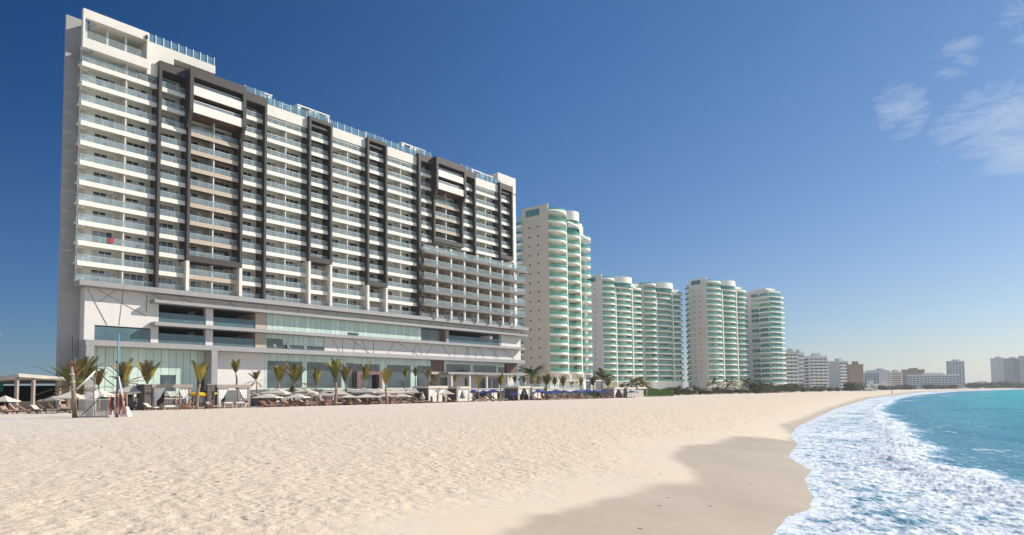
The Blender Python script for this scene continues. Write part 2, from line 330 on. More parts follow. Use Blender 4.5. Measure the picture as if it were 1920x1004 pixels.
def sand_mat():
    m = bpy.data.materials.new('sand'); m.use_nodes = True; t = m.node_tree; b = t.nodes['Principled BSDF']; L = t.links.new
    def nd(k, **a):
        n = t.nodes.new(k)
        for q, v in a.items(): setattr(n, q, v)
        return n
    c = nd('ShaderNodeTexCoord')
    def noise(s, d=6, r=0.6, vec=None):
        n = nd('ShaderNodeTexNoise'); n.inputs['Scale'].default_value = s; n.inputs['Detail'].default_value = d; n.inputs['Roughness'].default_value = r; L(vec or c.outputs['Object'], n.inputs['Vector']); return n.outputs['Fac']
    def mr(v, a, bb, lo=0, hi=1):
        n = nd('ShaderNodeMapRange'); n.inputs['From Min'].default_value = a; n.inputs['From Max'].default_value = bb; n.inputs['To Min'].default_value = lo; n.inputs['To Max'].default_value = hi; L(v, n.inputs['Value']); return n.outputs[0]
    def mix(f, a, bb, bt='MIX'):
        n = nd('ShaderNodeMixRGB', blend_type=bt)
        if isinstance(f, float): n.inputs[0].default_value = f
        else: L(f, n.inputs[0])
        for i, v in ((1, a), (2, bb)):
            if isinstance(v, tuple): n.inputs[i].default_value = (*v, 1)
            else: L(v, n.inputs[i])
        return n.outputs[0]
    wa = nd('ShaderNodeAttribute', attribute_name='wet'); da = nd('ShaderNodeAttribute', attribute_name='damp')
    dry = mix(mr(noise(0.045, 4), 0.35, 0.65), (0.79, 0.70, 0.62), (0.78, 0.66, 0.51))
    go = nd('ShaderNodeAttribute', attribute_name='gold'); dry = mix(mr(go.outputs['Fac'], 0, 1, 0, .8), dry, (0.80, 0.65, 0.47))
    dry = mix(mr(noise(1.1, 8, 0.7), 0.35, 0.7, 0, 0.5), dry, (0.70, 0.58, 0.46))
    dry = mix(mr(noise(9.0, 4, 0.7), 0.55, 0.72, 0, 0.45), dry, (0.45, 0.36, 0.28))
    dmp = mix(mr(noise(0.5, 5), 0.3, 0.7), (0.74, 0.61, 0.46), (0.72, 0.63, 0.50))
    base = mix(da.outputs['Fac'], dry, dmp)
    wetc = mix(mr(noise(0.35, 5), 0.3, 0.7), (0.49, 0.40, 0.30), (0.57, 0.475, 0.365))
    mp = nd('ShaderNodeMapping'); mp.inputs['Rotation'].default_value = (0, 0, R_(-32)); mp.inputs['Scale'].default_value = (0.5, 5.0, 1); L(c.outputs['Object'], mp.inputs[0])
    wetc = mix(mr(noise(1.0, 6, 0.65, mp.outputs[0]), 0.62, 0.74, 0, 0.35), wetc, (0.66, 0.58, 0.5))
    base = mix(wa.outputs['Fac'], base, wetc)
    # specks of weed and shell
    v = nd('ShaderNodeTexVoronoi'); v.inputs['Scale'].default_value = 1.1; L(c.outputs['Object'], v.inputs['Vector'])
    base = mix(mr(v.outputs['Distance'], 0.04, 0.075, 0.75, 0), base, (0.12, 0.09, 0.06))
    L(base, b.inputs['Base Color'])
    n = nd('ShaderNodeMapRange'); n.inputs['To Min'].default_value = 0.92; n.inputs['To Max'].default_value = 0.55; L(wa.outputs['Fac'], n.inputs['Value']); L(n.outputs[0], b.inputs['Roughness'])
    b.inputs['Specular IOR Level'].default_value = 0.25
    # footprints: overlapping dimples
    h1 = noise(4.2, 6, 0.70); vv = nd('ShaderNodeTexVoronoi', feature='SMOOTH_F1'); vv.inputs['Scale'].default_value = 4.4; L(c.outputs['Object'], vv.inputs['Vector'])
    pv_ = nd('ShaderNodeTexVoronoi'); pv_.inputs['Scale'].default_value = 2.9; L(c.outputs['Object'], pv_.inputs['Vector'])
    pit = nd('ShaderNodeMath', operation='MULTIPLY'); L(mr(pv_.outputs['Distance'], 0.10, 0.26, -0.5, 0.0), pit.inputs[0]); L(mr(noise(0.22, 3), 0.44, 0.58, 0.0, 1.1), pit.inputs[1])
    hp = nd('ShaderNodeMath', operation='ADD'); L(pit.outputs[0], hp.inputs[0]); L(h1, hp.inputs[1]); h1 = hp.outputs[0]
    ad = nd('ShaderNodeMath', operation='MULTIPLY_ADD'); L(vv.outputs['Distance'], ad.inputs[0]); ad.inputs[1].default_value = 0.55; L(h1, ad.inputs[2])
    ad2 = nd('ShaderNodeMath', operation='MULTIPLY_ADD'); L(noise(14, 4, 0.7), ad2.inputs[0]); ad2.inputs[1].default_value = 0.18; L(ad.outputs[0], ad2.inputs[2])
    bp = nd('ShaderNodeBump'); bp.inputs['Distance'].default_value = 0.13; L(ad2.outputs[0], bp.inputs['Height'])
    st = nd('ShaderNodeMapRange'); st.inputs['To Min'].default_value = 0.62; st.inputs['To Max'].default_value = 0.05; L(da.outputs['Fac'], st.inputs['Value']); L(st.outputs[0], bp.inputs['Strength'])
    L(bp.outputs[0], b.inputs['Normal']); return m
sand.data.materials.append(sand_mat())

# water sheet
ang2 = np.radians(np.concatenate([np.linspace(-4, 12, 80)[:-1], np.linspace(12, 44, 850), np.linspace(44, 72, 90)[1:]])); rad2 = np.concatenate([1 / np.linspace(1 / 6.0, 1 / 90.0, 860), np.geomspace(91, 7000, 200)])
A2, R2 = np.meshgrid(ang2, rad2); wx = R2 * np.sin(A2); wy = R2 * np.cos(A2)
d0 = sdist(wx, wy, shore); ds = d0; dc = sdist(wx, wy, crest)
ds = ds + (fbm(wx * 0.9, wy * 0.9, 4, 21) - 0.47) * 1.1 * np.clip(60 / R2, 0.15, 1)
dcn = dc - 0.75 - 0.006 * R2 + (fbm(wx * 0.35, wy * 0.35, 4, 5) - 0.47) * 2.4
sc_ = 1.0 / (1 + R2 / 60.0)
foam = np.clip(0.5 + dcn / 1.6, 0, 1)
foam *= 0.27 + 1.0 * fbm(wx * 0.26 + 5, wy * 0.26, 4, 9)
foam = np.maximum(foam, np.clip(1.0 + ds / 3.5, 0, 0.85)); foam = np.maximum(foam, 1.05 * np.exp(-((dcn - 0.6) / 1.3) ** 2))
# outer streaks of old foam seaward of the crest
foam = np.maximum(foam, np.clip(1 + dcn / 9.0, 0, 1) * np.clip((fbm(wx * 0.5, wy * 0.5, 4, 33) - 0.60) * 5, 0, 0.45))
for (fx, fy, la, lb, am) in ((1722, 744, 20, 1.6, 1.0), (1775, 741, 14, 1.5, .8), (1845, 733, 30, 3, .7), (1700, 752, 9, .9, .8)):
    q_ = gp(fx, fy, ZW); aa = (wx - q_.x) * 0.9 + (wy - q_.y) * 0.43; bb_ = (wx - q_.x) * -0.43 + (wy - q_.y) * 0.9
    foam = np.maximum(foam, am * np.exp(-(aa / la) ** 2 - ((bb_ - 2 * np.sin(aa / 6)) / lb) ** 2) * (0.5 + fbm(wx * .4, wy * .4, 3, 77)))
along = wx * 0.49 + wy * 0.87; across = wx * 0.87 - wy * 0.49
wave = 0.10 * np.sin(across * 0.55 + 2.2 * fbm(wx * 0.06, wy * 0.06, 2, 60)) + 0.16 * (fbm(across * 0.55, along * 0.16, 4, 70) - 0.47)
wave *= np.clip((-dcn) / 6.0, 0, 1) * np.clip(-ds / 4, 0, 1)
ridge = 0.20 * np.exp(-((dcn - 0.2) / 0.9) ** 2) * np.clip(-ds / 3, 0, 1)
turb = (fbm(wx * 3.4, wy * 3.4, 5, 80) - 0.47) * 0.12 * foam * np.clip(-ds / 1.8, 0.0, 1) + (fbm(wx * 0.8, wy * 0.8, 4, 90) - 0.47) * 0.15 * np.clip(-ds / 4, 0, 1) * foam
wz = ZW + 0.012 + 0.03 * np.clip(-ds / 1.5, 0, 1) + wave + ridge + turb
lump = (fbm(wx * 3.0, wy * 3.0, 2, 120) - 0.37) * 0.07 + (vnoise(wx * 7.5, wy * 7.5, 130) - 0.5) * 0.055 + (vnoise(wx * 14, wy * 14, 140) - 0.5) * 0.04
lump *= 0.65 * foam * np.clip(30 / R2, 0.12, 1.0)
wz = np.maximum(wz, land_z(wx, wy, d0) - 0.035 + 0.05 * np.clip(-ds / 0.5, -0.5, 1)) + lump * np.clip(0.35 - ds, 0.3, 1)
wme = grid_mesh('sea', wx, wy, wz, ds < 0.35, {'foam': foam, 'deep': np.clip(-dc / 55.0, 0, 1), 'edge': np.clip(-ds / (0.35 + R2 * 0.004), 0, 1)})
sea = tag(put('sea_water', wme), kind='structure')
def sea_mat():
    m = bpy.data.materials.new('sea'); m.use_nodes = True; t = m.node_tree; L = t.links.new; b = t.nodes['Principled BSDF']; o = t.nodes['Material Output']
    c = t.nodes.new('ShaderNodeTexCoord')
    def noise(s, d=6, r=0.6, sc=(1, 1, 1)):
        mp = t.nodes.new('ShaderNodeMapping'); mp.inputs['Rotation'].default_value = (0, 0, R_(30)); mp.inputs['Scale'].default_value = sc; L(c.outputs['Object'], mp.inputs[0])
        n = t.nodes.new('ShaderNodeTexNoise'); n.inputs['Scale'].default_value = s; n.inputs['Detail'].default_value = d; n.inputs['Roughness'].default_value = r; L(mp.outputs[0], n.inputs['Vector']); return n.outputs['Fac']
    def mr(v, a, bb, lo=0, hi=1):
        n = t.nodes.new('ShaderNodeMapRange'); n.inputs['From Min'].default_value = a; n.inputs['From Max'].default_value = bb; n.inputs['To Min'].default_value = lo; n.inputs['To Max'].default_value = hi; L(v, n.inputs['Value']); return n.outputs[0]
    fa = t.nodes.new('ShaderNodeAttribute'); fa.attribute_name = 'foam'; de = t.nodes.new('ShaderNodeAttribute'); de.attribute_name = 'deep'
    mx = t.nodes.new('ShaderNodeMixRGB'); mx.inputs[1].default_value = (0.12, 0.33, 0.45, 1); mx.inputs[2].default_value = (0.0, 0.56, 0.54, 1); L(mr(de.outputs['Fac'], 0.03, 0.75), mx.inputs[0])
    m2 = t.nodes.new('ShaderNodeMixRGB'); m2.inputs[2].default_value = (0.03, 0.20, 0.33, 1); L(mr(noise(0.12, 6, 0.65, (1.6, 0.5, 1)), 0.48, 0.68, 0, 0.5), m2.inputs[0]); L(mx.outputs[0], m2.inputs[1])
    b = t.nodes.new('ShaderNodeBsdfDiffuse'); L(m2.outputs[0], b.inputs['Color']); gl = t.nodes.new('ShaderNodeBsdfGlossy'); gl.inputs['Roughness'].default_value = 0.14
    n1 = noise(1.5, 6, 0.65, (1.8, 0.7, 1)); bp = t.nodes.new('ShaderNodeBump'); bp.inputs['Strength'].default_value = 0.85; bp.inputs['Distance'].default_value = 0.30; L(n1, bp.inputs['Height']); L(bp.outputs[0], b.inputs['Normal']); L(bp.outputs[0], gl.inputs['Normal'])
    fr = t.nodes.new('ShaderNodeFresnel'); fr.inputs['IOR'].default_value = 1.33; L(bp.outputs[0], fr.inputs['Normal']); wmx = t.nodes.new('ShaderNodeMixShader'); L(mr(fr.outputs[0], 0.0, 1.0, 0.02, 0.22), wmx.inputs[0]); L(b.outputs[0], wmx.inputs[1]); L(gl.outputs[0], wmx.inputs[2])
    f = t.nodes.new('ShaderNodeBsdfPrincipled'); f.inputs['Roughness'].default_value = 0.75
    fc = t.nodes.new('ShaderNodeMixRGB'); fc.inputs[1].default_value = (0.47, 0.60, 0.70, 1); fc.inputs[2].default_value = (0.93, 0.94, 0.95, 1); L(mr(noise(3.6, 10, 0.78, (1.3, 0.8, 1)), 0.36, 0.56), fc.inputs[0]); L(fc.outputs[0], f.inputs['Base Color'])
    b2 = t.nodes.new('ShaderNodeBump'); b2.inputs['Strength'].default_value = 0.35; b2.inputs['Distance'].default_value = 0.12; L(noise(7.0, 8, 0.75), b2.inputs['Height']); L(b2.outputs[0], f.inputs['Normal'])
    v = t.nodes.new('ShaderNodeTexVoronoi'); v.feature = 'DISTANCE_TO_EDGE'; v.inputs['Scale'].default_value = 0.9
    nn = t.nodes.new('ShaderNodeMixRGB'); nn.blend_type = 'LINEAR_LIGHT'; nn.inputs[0].default_value = 0.35; L(c.outputs['Object'], nn.inputs[1])
    n3 = t.nodes.new('ShaderNodeTexNoise'); n3.inputs['Scale'].default_value = 1.2; n3.inputs['Detail'].default_value = 6; L(c.outputs['Object'], n3.inputs['Vector']); L(n3.outputs['Color'], nn.inputs[2]); L(nn.outputs[0], v.inputs['Vector'])
    lace = mr(v.outputs['Distance'], 0.0, 0.35, 0.22, -0.16)
    ad = t.nodes.new('ShaderNodeMath'); ad.operation = 'ADD'; L(fa.outputs['Fac'], ad.inputs[0]); L(lace, ad.inputs[1])
    ad2 = t.nodes.new('ShaderNodeMath'); ad2.operation = 'ADD'; L(ad.outputs[0], ad2.inputs[0]); L(mr(noise(3.2, 10, 0.78, (1.5, 0.7, 1)), 0.32, 0.66, -0.85, 0.44), ad2.inputs[1])
    fac = mr(ad2.outputs[0], 0.26, 0.70)
    x = t.nodes.new('ShaderNodeMixShader'); L(fac, x.inputs[0]); L(wmx.outputs[0], x.inputs[1]); L(f.outputs[0], x.inputs[2]); ed = t.nodes.new('ShaderNodeAttribute'); ed.attribute_name = 'edge'; a3 = t.nodes.new('ShaderNodeMath'); a3.operation = 'ADD'; L(ed.outputs['Fac'], a3.inputs[0]); L(mr(noise(5.0, 8, 0.7), 0.3, 0.7, -0.45, 0.2), a3.inputs[1])
    tr = t.nodes.new('ShaderNodeBsdfTransparent'); x2 = t.nodes.new('ShaderNodeMixShader'); x2.inputs[0].default_value = 1.0; L(tr.outputs[0], x2.inputs[1]); L(x.outputs[0], x2.inputs[2]); L(x2.outputs[0], o.inputs[0]); return m
sea.data.materials.append(sea_mat())
# ================================================================== the hotel
# local frame: x = s along the front, y = -t (t = out towards the sea), z = up
S0 = 34.0
hotel = thing('hotel', 'long white beach hotel with dark brown balcony frames on a grey banded glass podium', 'hotel', 34.0 * U - 114.0 * N, RZH)
class HB(MB):
    def b(s, s0, s1, t0, t1, z0, z1, m): return s.box(s0 - S0, s1 - S0, -t0, -t1, z0, z1, m)
FL = 3.128
def zf(k): return 19.42 + FL * k             # floor level k = 0..11
def hpart(name, hb, parent=None, loc=None): return hb.build(name, parent or hotel, loc)

# body, gable, roof
h = HB(); h.b(35.3, 141.2, -4.4, -2.9, 18.75, 56.95, M['room']); h.b(41.5, 139.0, -14, -4.4, 18.75, 56.94, M['room']); hpart('wall', h)
h = HB(); h.b(32.35, 35.28, -4.5, -4.0, 0, 61.86, M['gray_side'])
for (s0, z0, s1, z1) in [(32.4, 54.2, 34.6, 55.8), (32.6, 54.3, 34.6, 53.5), (32.4, 47.4, 34.6, 48.8), (32.4, 27.7, 33.95, 24.5), (32.4, 24.35, 34.9, 24.85), (32.4, 20.6, 34.9, 18.7), (32.4, 17.3, 34.9, 18.4), (32.4, 13.6, 34.9, 11.0), (32.4, 38.6, 34.8, 40.2), (32.4, 36.0, 34.8, 33.1)]:
    h.bar((s0 - S0, 4.0, z0), (s1 - S0, 4.0, z1), 0.10, 0.05, M['relief'])
hpart('side_wall', h)

# fins, frames and columns ------------------------------------------------
def fin(s, z0, z1, m='dark', t1=0.0, w=0.45, t0=-2.9): 
    h = HB(); h.b(s - w / 2, s + w / 2, t0, t1, z0, z1, M[m]); hpart('fin' if m == 'dark' else 'column', h)
TOPZ = 57.9
fin(45.0, 19.6, TOPZ); fin(64.0, 19.6, TOPZ); fin(102.75, 19.6, TOPZ, w=0.7)
F1 = zf(1) + 2.2 + 0.02; F2 = zf(2) + 2.2
fin(49.9, 24.75, 50.7); fin(59.35, 24.75, 50.7); fin(49.9, 19.6, 24.75, 'col', w=0.55); fin(59.35, 19.6, 24.75, 'col', w=0.55)
fin(73.55, 28.1, TOPZ - .4); fin(78.55, 28.1, TOPZ - .4); fin(73.55, 19.6, 28.1, 'col', w=0.5); fin(78.55, 19.6, 28.1, 'col', w=0.5)
fin(87.9, 25.0, TOPZ - .5); fin(92.9, 25.0, TOPZ - .5); fin(87.9, 19.6, 25.0, 'col', w=0.5); fin(92.9, 19.6, 25.0, 'col', w=0.5)
fin(107.4, 37.8, 50.7); fin(116.95, 37.8, 50.7); fin(121.6, 36.2, TOPZ); fin(131.5, 37.4, TOPZ); fin(136.35, 37.4, TOPZ)
# dark top beams and bottom trims of the frames
def beam(s0, s1, z0, z1, t0=-2.9, t1=0.0, m='dark', nm='frame_beam'):
    h = HB(); h.b(s0, s1, t0, t1, z0, z1, M[m]); hpart(nm, h)
beam(45.23, 49.6, 56.4, TOPZ, t1=-0.01); beam(59.2, 63.77, 56.3, TOPZ, t1=-0.01)
for a, b_, zb in ((73.78, 78.32, 28.1), (88.13, 92.67, 25.0)):
    beam(a, b_, 56.75, TOPZ - .45, t1=-0.01); beam(a, b_, 55.75, 56.2, t0=-2.0, t1=-0.5); beam(a, b_, zb, zb + 1.05, t1=-0.01)
beam(50.13, 59.12, 24.75, 25.75, t1=-0.01); beam(107.63, 116.72, 37.8, 38.75, t1=-0.01)
beam(103.1, 107.3, 56.3, TOPZ, t1=-0.01); beam(117.4, 121.37, 56.3, TOPZ, t1=-0.01)
beam(131.73, 136.12, 56.3, TOPZ - 0.1, t1=-0.01); beam(131.73, 136.12, 55.4, 55.9, t0=-2.0, t1=-0.5); beam(131.73, 136.12, 37.4, 38.4, t1=-0.01)
# small fin at the start of bay J top etc. -> the two projecting boxes
def box_frame(a, b_):
    h = HB(); w = 0.6; T = 1.15; m = M['dark']
    for s0, s1 in ((a, a + w), (b_ - w, b_)):
        x0, x1 = s0 - S0, s1 - S0; zt = 58.1; y0, y1, yb = -T, 0.0, 2.9
        p = [(x0, yb, 47.8), (x0, y1, 47.8), (x0, y0, 50.6), (x0, y0, zt), (x0, yb, zt)]; q = [(x1, y, z) for _, y, z in p]
        h.poly(p + q, [(0, 1, 2, 3, 4), (9, 8, 7, 6, 5)] + [(i, 5 + i, 5 + (i + 1) % 5, (i + 1) % 5) for i in range(5)], m)
    h.b(a + w, b_ - w, -2.9, T - 0.01, 56.55, 58.1, m)
    hpart('box_frame', h)
    for k, (z0, z1) in enumerate(((50.45, 52.0), (53.55, 55.1))):
        h = HB(); h.b(a + w, b_ - w, T - 0.35, T - 0.2, z0, z1, M['cream']); h.b(a + w, b_ - w, -2.9, T - 0.36, z0, z0 + 0.35, M['brown']); p = hpart('box_parapet', h)
        g = HB(); g.b(a + w, b_ - w, T - 0.9, T - 0.86, z1 - .3, z1 + 0.75, M['curtain2']); g.b(a + w, b_ - w, T - 0.95, T - 0.80, z1 + 0.75, z1 + 0.85, M['frame_w']); hpart('railing', g, p)
    h = HB(); h.b(a + w, b_ - w, -2.88, -2.5, 50.9, 56.5, M['brown']); hpart('box_back_wall', h)
box_frame(49.35, 59.45); box_frame(107.0, 117.1)

# white roof parapet bands
def band(s0, s1, z0=55.15, z1=57.2, t=-0.75):
    h = HB(); h.b(s0, s1, -2.9, t, z0, z1, M['white']); hpart('roof_parapet', h)
band(64.25, 73.3); band(78.8, 87.65); band(93.15, 102.38); band(121.85, 131.2)

# penthouse at the left end and the raised roof room beside it
h = HB(); h.b(33.5, 33.8, -0.7, 0, 55.7, 61.85, M['white']); h.b(33.8, 43.1, -0.7, 0, 60.42, 61.85, M['white']); h.b(35.6, 43.1, -4.6, -0.7, 60.42, 61.84, M['white']); h.b(33.8, 43.1, -0.7, -0.02, 55.75, 57.3, M['white']); h.b(35.3, 43.1, -3.2, -0.7, 55.75, 57.3, M['white'])
h.b(42.75, 43.1, -4.5, -0.01, 57.3, 60.42, M['white']); h.b(35.4, 43.1, -4.6, -3.2, 56.9, 57.3, M['concrete']); h.b(35.3, 43.1, -4.8, -4.5, 57.3, 60.42, M['tan']); p = hpart('penthouse', h)
g = HB(); g.b(33.8, 42.75, -0.5, -0.46, 57.3, 58.7, M['rail']); hpart('railing', g, p)
for s in (34.2, 37.2, 39.9): g = HB(); g.b(s, s + 0.28, -1.6, -1.3, 57.3, 60.41, M['white']); hpart('column', g, p)
g = HB(); g.b(36.0, 42.0, -4.5, -4.4, 57.3, 59.7, M['shopglass']); hpart('window', g, p)
g = HB(); g.b(42.5, 42.75, 0, 0.25, 60.6, 61.2, M['interior']); hpart('wall_lamp', g, p)
h = HB(); h.b(43.1, 44.78, -3.2, -0.75, 55.2, 57.3, M['white']); hpart('roof_parapet', h)
h = HB(); h.b(43.12, 48.3, -9, -3, 57.0, 62.0, M['white']); h.b(48.3, 55.6, -9, -3, 60.5, 62.0, M['white']); h.b(48.3, 55.3, -9, -5.0, 57.0, 60.5, M['dark']); p = hpart('roof_room', h)
g = HB(); g.b(48.8, 52.6, -5.0, -4.9, 58.6, 60.3, M['curtain2']); g.b(50.3, 50.5, -4.9, -4.8, 58.4, 60.4, M['frame_w']); hpart('window', g, p)
g = HB(); g.b(44.2, 55.5, -3.2, -3.15, 62.0, 63.4, M['roofglass'])
for s in np.linspace(45.3, 55.4, 9): g.b(s - .06, s + .06, -3.14, -3.02, 62.0, 63.5, M['frame_w'])
hpart('railing', g, p)
# block at the right end
h = HB(); h.b(132.6, 140.1, -14, -1.9, 57.0, 61.3, M['white']); h.b(139.3, 140.35, -14.0, -2.5, 19.6, 57.0, M['white']); p = hpart('end_tower', h)
h = HB(); h.b(136.6, 139.29, -2.95, -2.75, 19.6, 57.0, M['white']); hpart('end_wall', h, p)
for k in range(6, 12):
    h = HB(); h.poly([(136.6 - S0, 2.74, zf(k) - .7), (139.3 - S0, 2.74, zf(k) - .7), (139.3 - S0, 1.9, zf(k) - .7), (136.6 - S0, 0.9, zf(k) - .7), (136.6 - S0, 2.74, zf(k)), (139.3 - S0, 2.74, zf(k)), (139.3 - S0, 1.9, zf(k)), (136.6 - S0, 0.9, zf(k))],
                     [(0, 1, 2, 3), (7, 6, 5, 4), (3, 2, 6, 7), (2, 1, 5, 6), (0, 3, 7, 4)], M['cream']); hpart('balcony_slab', h, p)

# roof glass railing with posts, roof deck
h = HB(); h.b(41.5, 139, -14, -2.9, 56.95, 57.1, M['concrete']); hpart('roof', h)
def roofrail(s0, s1, t=-1.0, z=57.2, n=None):
    h = HB(); h.b(s0, s1, t, t + 0.03, z, z + 1.5, M['roofglass']); n = n or max(2, int((s1 - s0) / 1.6))
    for s in np.linspace(s0, s1, n + 1): h.b(s - .05, s + .05, t + 0.03, t + .11, z - .1, z + 1.55, M['frame_w'])
    hpart('roof_railing', h)
roofrail(60.2, 64.2, z=57.9); roofrail(64.3, 73.3); roofrail(73.8, 78.3, z=57.45); roofrail(78.8, 87.7); roofrail(88, 92.6, z=57.4); roofrail(93.2, 102.3); roofrail(103, 107, z=57.9); roofrail(117.5, 121.4, z=57.9); roofrail(121.9, 132.4)

# balconies ---------------------------------------------------------------
def glass_front(w, units, seed, first=False):      # sliding doors of a room front, origin = left end on the room wall, y=0 wall, -y outwards
    r = random.Random(seed); h = MB(); uw = w / units
    if first: h.box(-1.95, -0.85, -0.75, -0.65, 0, FL - .28, M['room']); h.box(-1.85, -0.95, -0.78, -0.75, .05, 1.15, M['curtain2']); h.box(-1.85, -0.95, -0.78, -0.75, 1.2, 2.2, M['tan'])
    h.box(0.05, w - .05, -0.085, -0.001, 0.0, 0.075, M['frame_w'])
    for i in range(units):
        x0 = i * uw; off = (0.35 if i == 0 else 0.3) + r.uniform(-0.02, 0.02); dw = uw * 0.66; off = uw * (0.10 if i % 2 == 0 else 0.2); zt = 2.28; n = 3; pw = dw / n
        h.box(x0 + off - .06, x0 + off + dw + .06, -0.05, 0.0, 0.0, zt + 0.06, M['frame_w'])
        kind = r.random()
        for j in range(n):
            if kind < 0.42: mm = ['curtain', 'curtain', 'darkglass', 'curtain2'][r.randrange(4)]
            elif kind < 0.72: mm = ['darkglass', 'curtain2'][r.randrange(2)]
            else: mm = 'curtain'
            if mm != 'darkglass' and r.random() < 0.5:
                h.box(x0 + off + j * pw + .05, x0 + off + (j + 1) * pw - .05, -0.07, -0.05, 0.08, zt - .45, M[mm]); h.box(x0 + off + j * pw + .05, x0 + off + (j + 1) * pw - .05, -0.07, -0.05, zt - .42, zt, M['darkglass'])
            else: h.box(x0 + off + j * pw + .05, x0 + off + (j + 1) * pw - .05, -0.07, -0.05, 0.08, zt, M[mm])
        # wall lamp beside the door
        h.box(x0 + off + dw + .35, x0 + off + dw + .5, -0.1, 0, 1.7, 2.0, M['curtain2'])
    return h.mesh('glass_front')
def rail_mesh(w, ts):
    h = MB(); h.box(0.02, w - .02, -ts + .04, -ts + .06, 0.03, 1.0, M['rail']); h.box(0.0, w, -ts + .02, -ts + .08, 1.0, 1.05, M['steel'])
    for x in np.linspace(0.05, w - .05, max(2, int(w / 1.5)) + 1): h.box(x - .02, x + .02, -ts + .06, -ts + .10, 0, 1.0, M['steel'])
    h.box(0.0, 0.02, -ts + .1, -0.02, 0.03, 1.0, M['rail'])
    return h.mesh('railing')
def slab_mesh(w, ts, soff, face, part, side=None, fh=0.7):
    h = MB(); h.box(0, w, -ts, 0, -0.28, 0, M[soff]); h.box(0, w, -ts - .08, -ts, -fh, 0.04, M[face])
    for x in part: h.box(x - .09, x + .09, -ts + .12, 0, 0.0, FL - .28, M[side or 'white'])
    return h.mesh('balcony')
#        s0      s1     units soffit   face     partition colour  first..last level
BAYS = [(33.75, 44.75, 2, 'room', 'cream', 'white', 0, 11),
        (45.25, 49.65, 1, 'room', 'cream', 'white', 0, 11),
        (50.18, 59.07, 2, 'brown', 'tan', 'frame_w', 0, 9),
        (59.62, 63.75, 1, 'room', 'cream', 'white', 0, 11),
        (64.25, 73.28, 2, 'room', 'cream', 'white', 0, 11),
        (73.83, 78.28, 1, 'brown', 'cream', 'white', 0, 11),
        (78.83, 87.63, 2, 'room', 'cream', 'white', 0, 11),
        (88.18, 92.63, 1, 'brown', 'cream', 'white', 0, 11),
        (93.18, 102.35, 2, 'room', 'cream', 'white', 0, 11),
        (103.13, 107.15, 1, 'room', 'cream', 'white', 5, 11),
        (107.65, 116.7, 2, 'brown', 'tan', 'frame_w', 5, 9),
        (117.2, 121.35, 1, 'room', 'cream', 'white', 5, 11),
        (121.85, 131.25, 2, 'room', 'cream', 'white', 5, 11),
        (131.75, 136.1, 1, 'brown', 'cream', 'white', 5, 11)]
TS = 2.0                                        # balcony depth (room wall t=-2.9, fascia t=-0.9)
balc = []
for bi, (a, b_, un, soff, face, pc, k0, k1) in enumerate(BAYS):
    w = b_ - a; first = bi == 0
    tanroom = soff == 'brown' and un == 2
    parts = [w / un] if un == 2 else []
    if first: parts = [6.4]
    sm = slab_mesh(w, TS, soff, face, parts, pc); sm0 = None
    flat = MB(); flat.box(0, w, -TS + .05, 0, -.02, 0.03, M['concrete'])
    for x in parts: flat.box(x - .09, x + .09, -TS + .12, 0, 0.03, FL - .28, M[pc])
    sm0 = flat.mesh('balcony')
    rm = rail_mesh(w, TS)
    gw = w - 2.4 if first else w
    gms = [glass_front(gw, un, 100 * bi + q, first) for q in range(5)]
    for k in range(k0, k1 + 1):
        trim = (soff == 'brown') and ((bi == 2 and k == 2) or (bi == 5 and k == 3) or (bi == 7 and k == 2) or (bi == 10 and k == 6) or (bi == 13 and k == 6))
        balc.append((a, k, w, sm0 if (k == 0 or (k == 5 and bi >= 9)) else sm, rm, gms[random.randrange(5)], first, bi))
# the tan inner walls of the two wide framed bays
for a, b_, z0, z1 in ((50.13, 59.12, 25.8, 50.0), (107.63, 116.72, 38.8, 50.0)):
    h = HB(); h.b(a, b_, -2.89, -2.84, z0, z1, M['tanroom']); hpart('bay_back_wall', h)
# low right block: grey ledges, white columns
LOWB = [103.1, 107.55, 112.25, 116.85, 121.6, 126.4, 131.25, 136.2]
for k in range(1, 6):
    h = HB(); top = zf(k); s1 = 141.4 if k == 5 else 140.5
    h.b(103.1, s1 - 0.2, -2.9, 0.8, top - .35, top, M['tan']); h.b(103.1, s1, 0.8, 1.0, top - .62, top + .04, M['gray_d']); h.b(s1 - .2, s1, -2.0, 0.8, top - .62, top + .04, M['gray_d']); l = hpart('ledge', h)  # tan soffit holds the warm shade under the ledges in its colour
    g = HB(); g.b(103.2, s1 - .1, 0.70, 0.73, top, top + 1.02, M['rail']); g.b(103.2, s1 - .1, 0.68, 0.75, top + 1.02, top + 1.07, M['steel']); g.b(s1 - .35, s1 - .32, -1.8, 0.7, top, top + 1.02, M['rail']); hpart('railing', g, l)
for i, s in enumerate(LOWB[1:]):
    h = HB(); h.b(s - .2, s + .2, 0.2, 0.62, 19.6, zf(5) + 1.6, M['frame_w']); h.b(s - .08, s + .08, -2.8, -1.2, 19.6, zf(5) - .4, M['tan']); hpart('column', h)
h = HB(); h.b(136.6, 139.2, -2.74, -2.7, 19.6, 36, M['white']); hpart('end_wall', h)
h = HB(); h.b(103.2, 136.4, -2.89, -2.86, 19.6, 35.0, M['tan']); hpart('bay_back_wall', h)  # tan of this back wall is the warm shade inside the low block
for i, s in enumerate(LOWB):
    w = 4.1 if i < 7 else 3.2
    gm = [glass_front(w, 1, 900 + i * 5 + q) for q in range(3)]
    rm0 = MB(); rm0.box(0, w, -TS - .6, -TS - .58, 0.03, 1.0, M['rail']); rm0 = rm0.mesh('railing')
    for k in range(0, 5): balc.append((s + .25, k, w, None, rm0 if k == 0 else None, gm[random.randrange(3)], False, 20 + i))
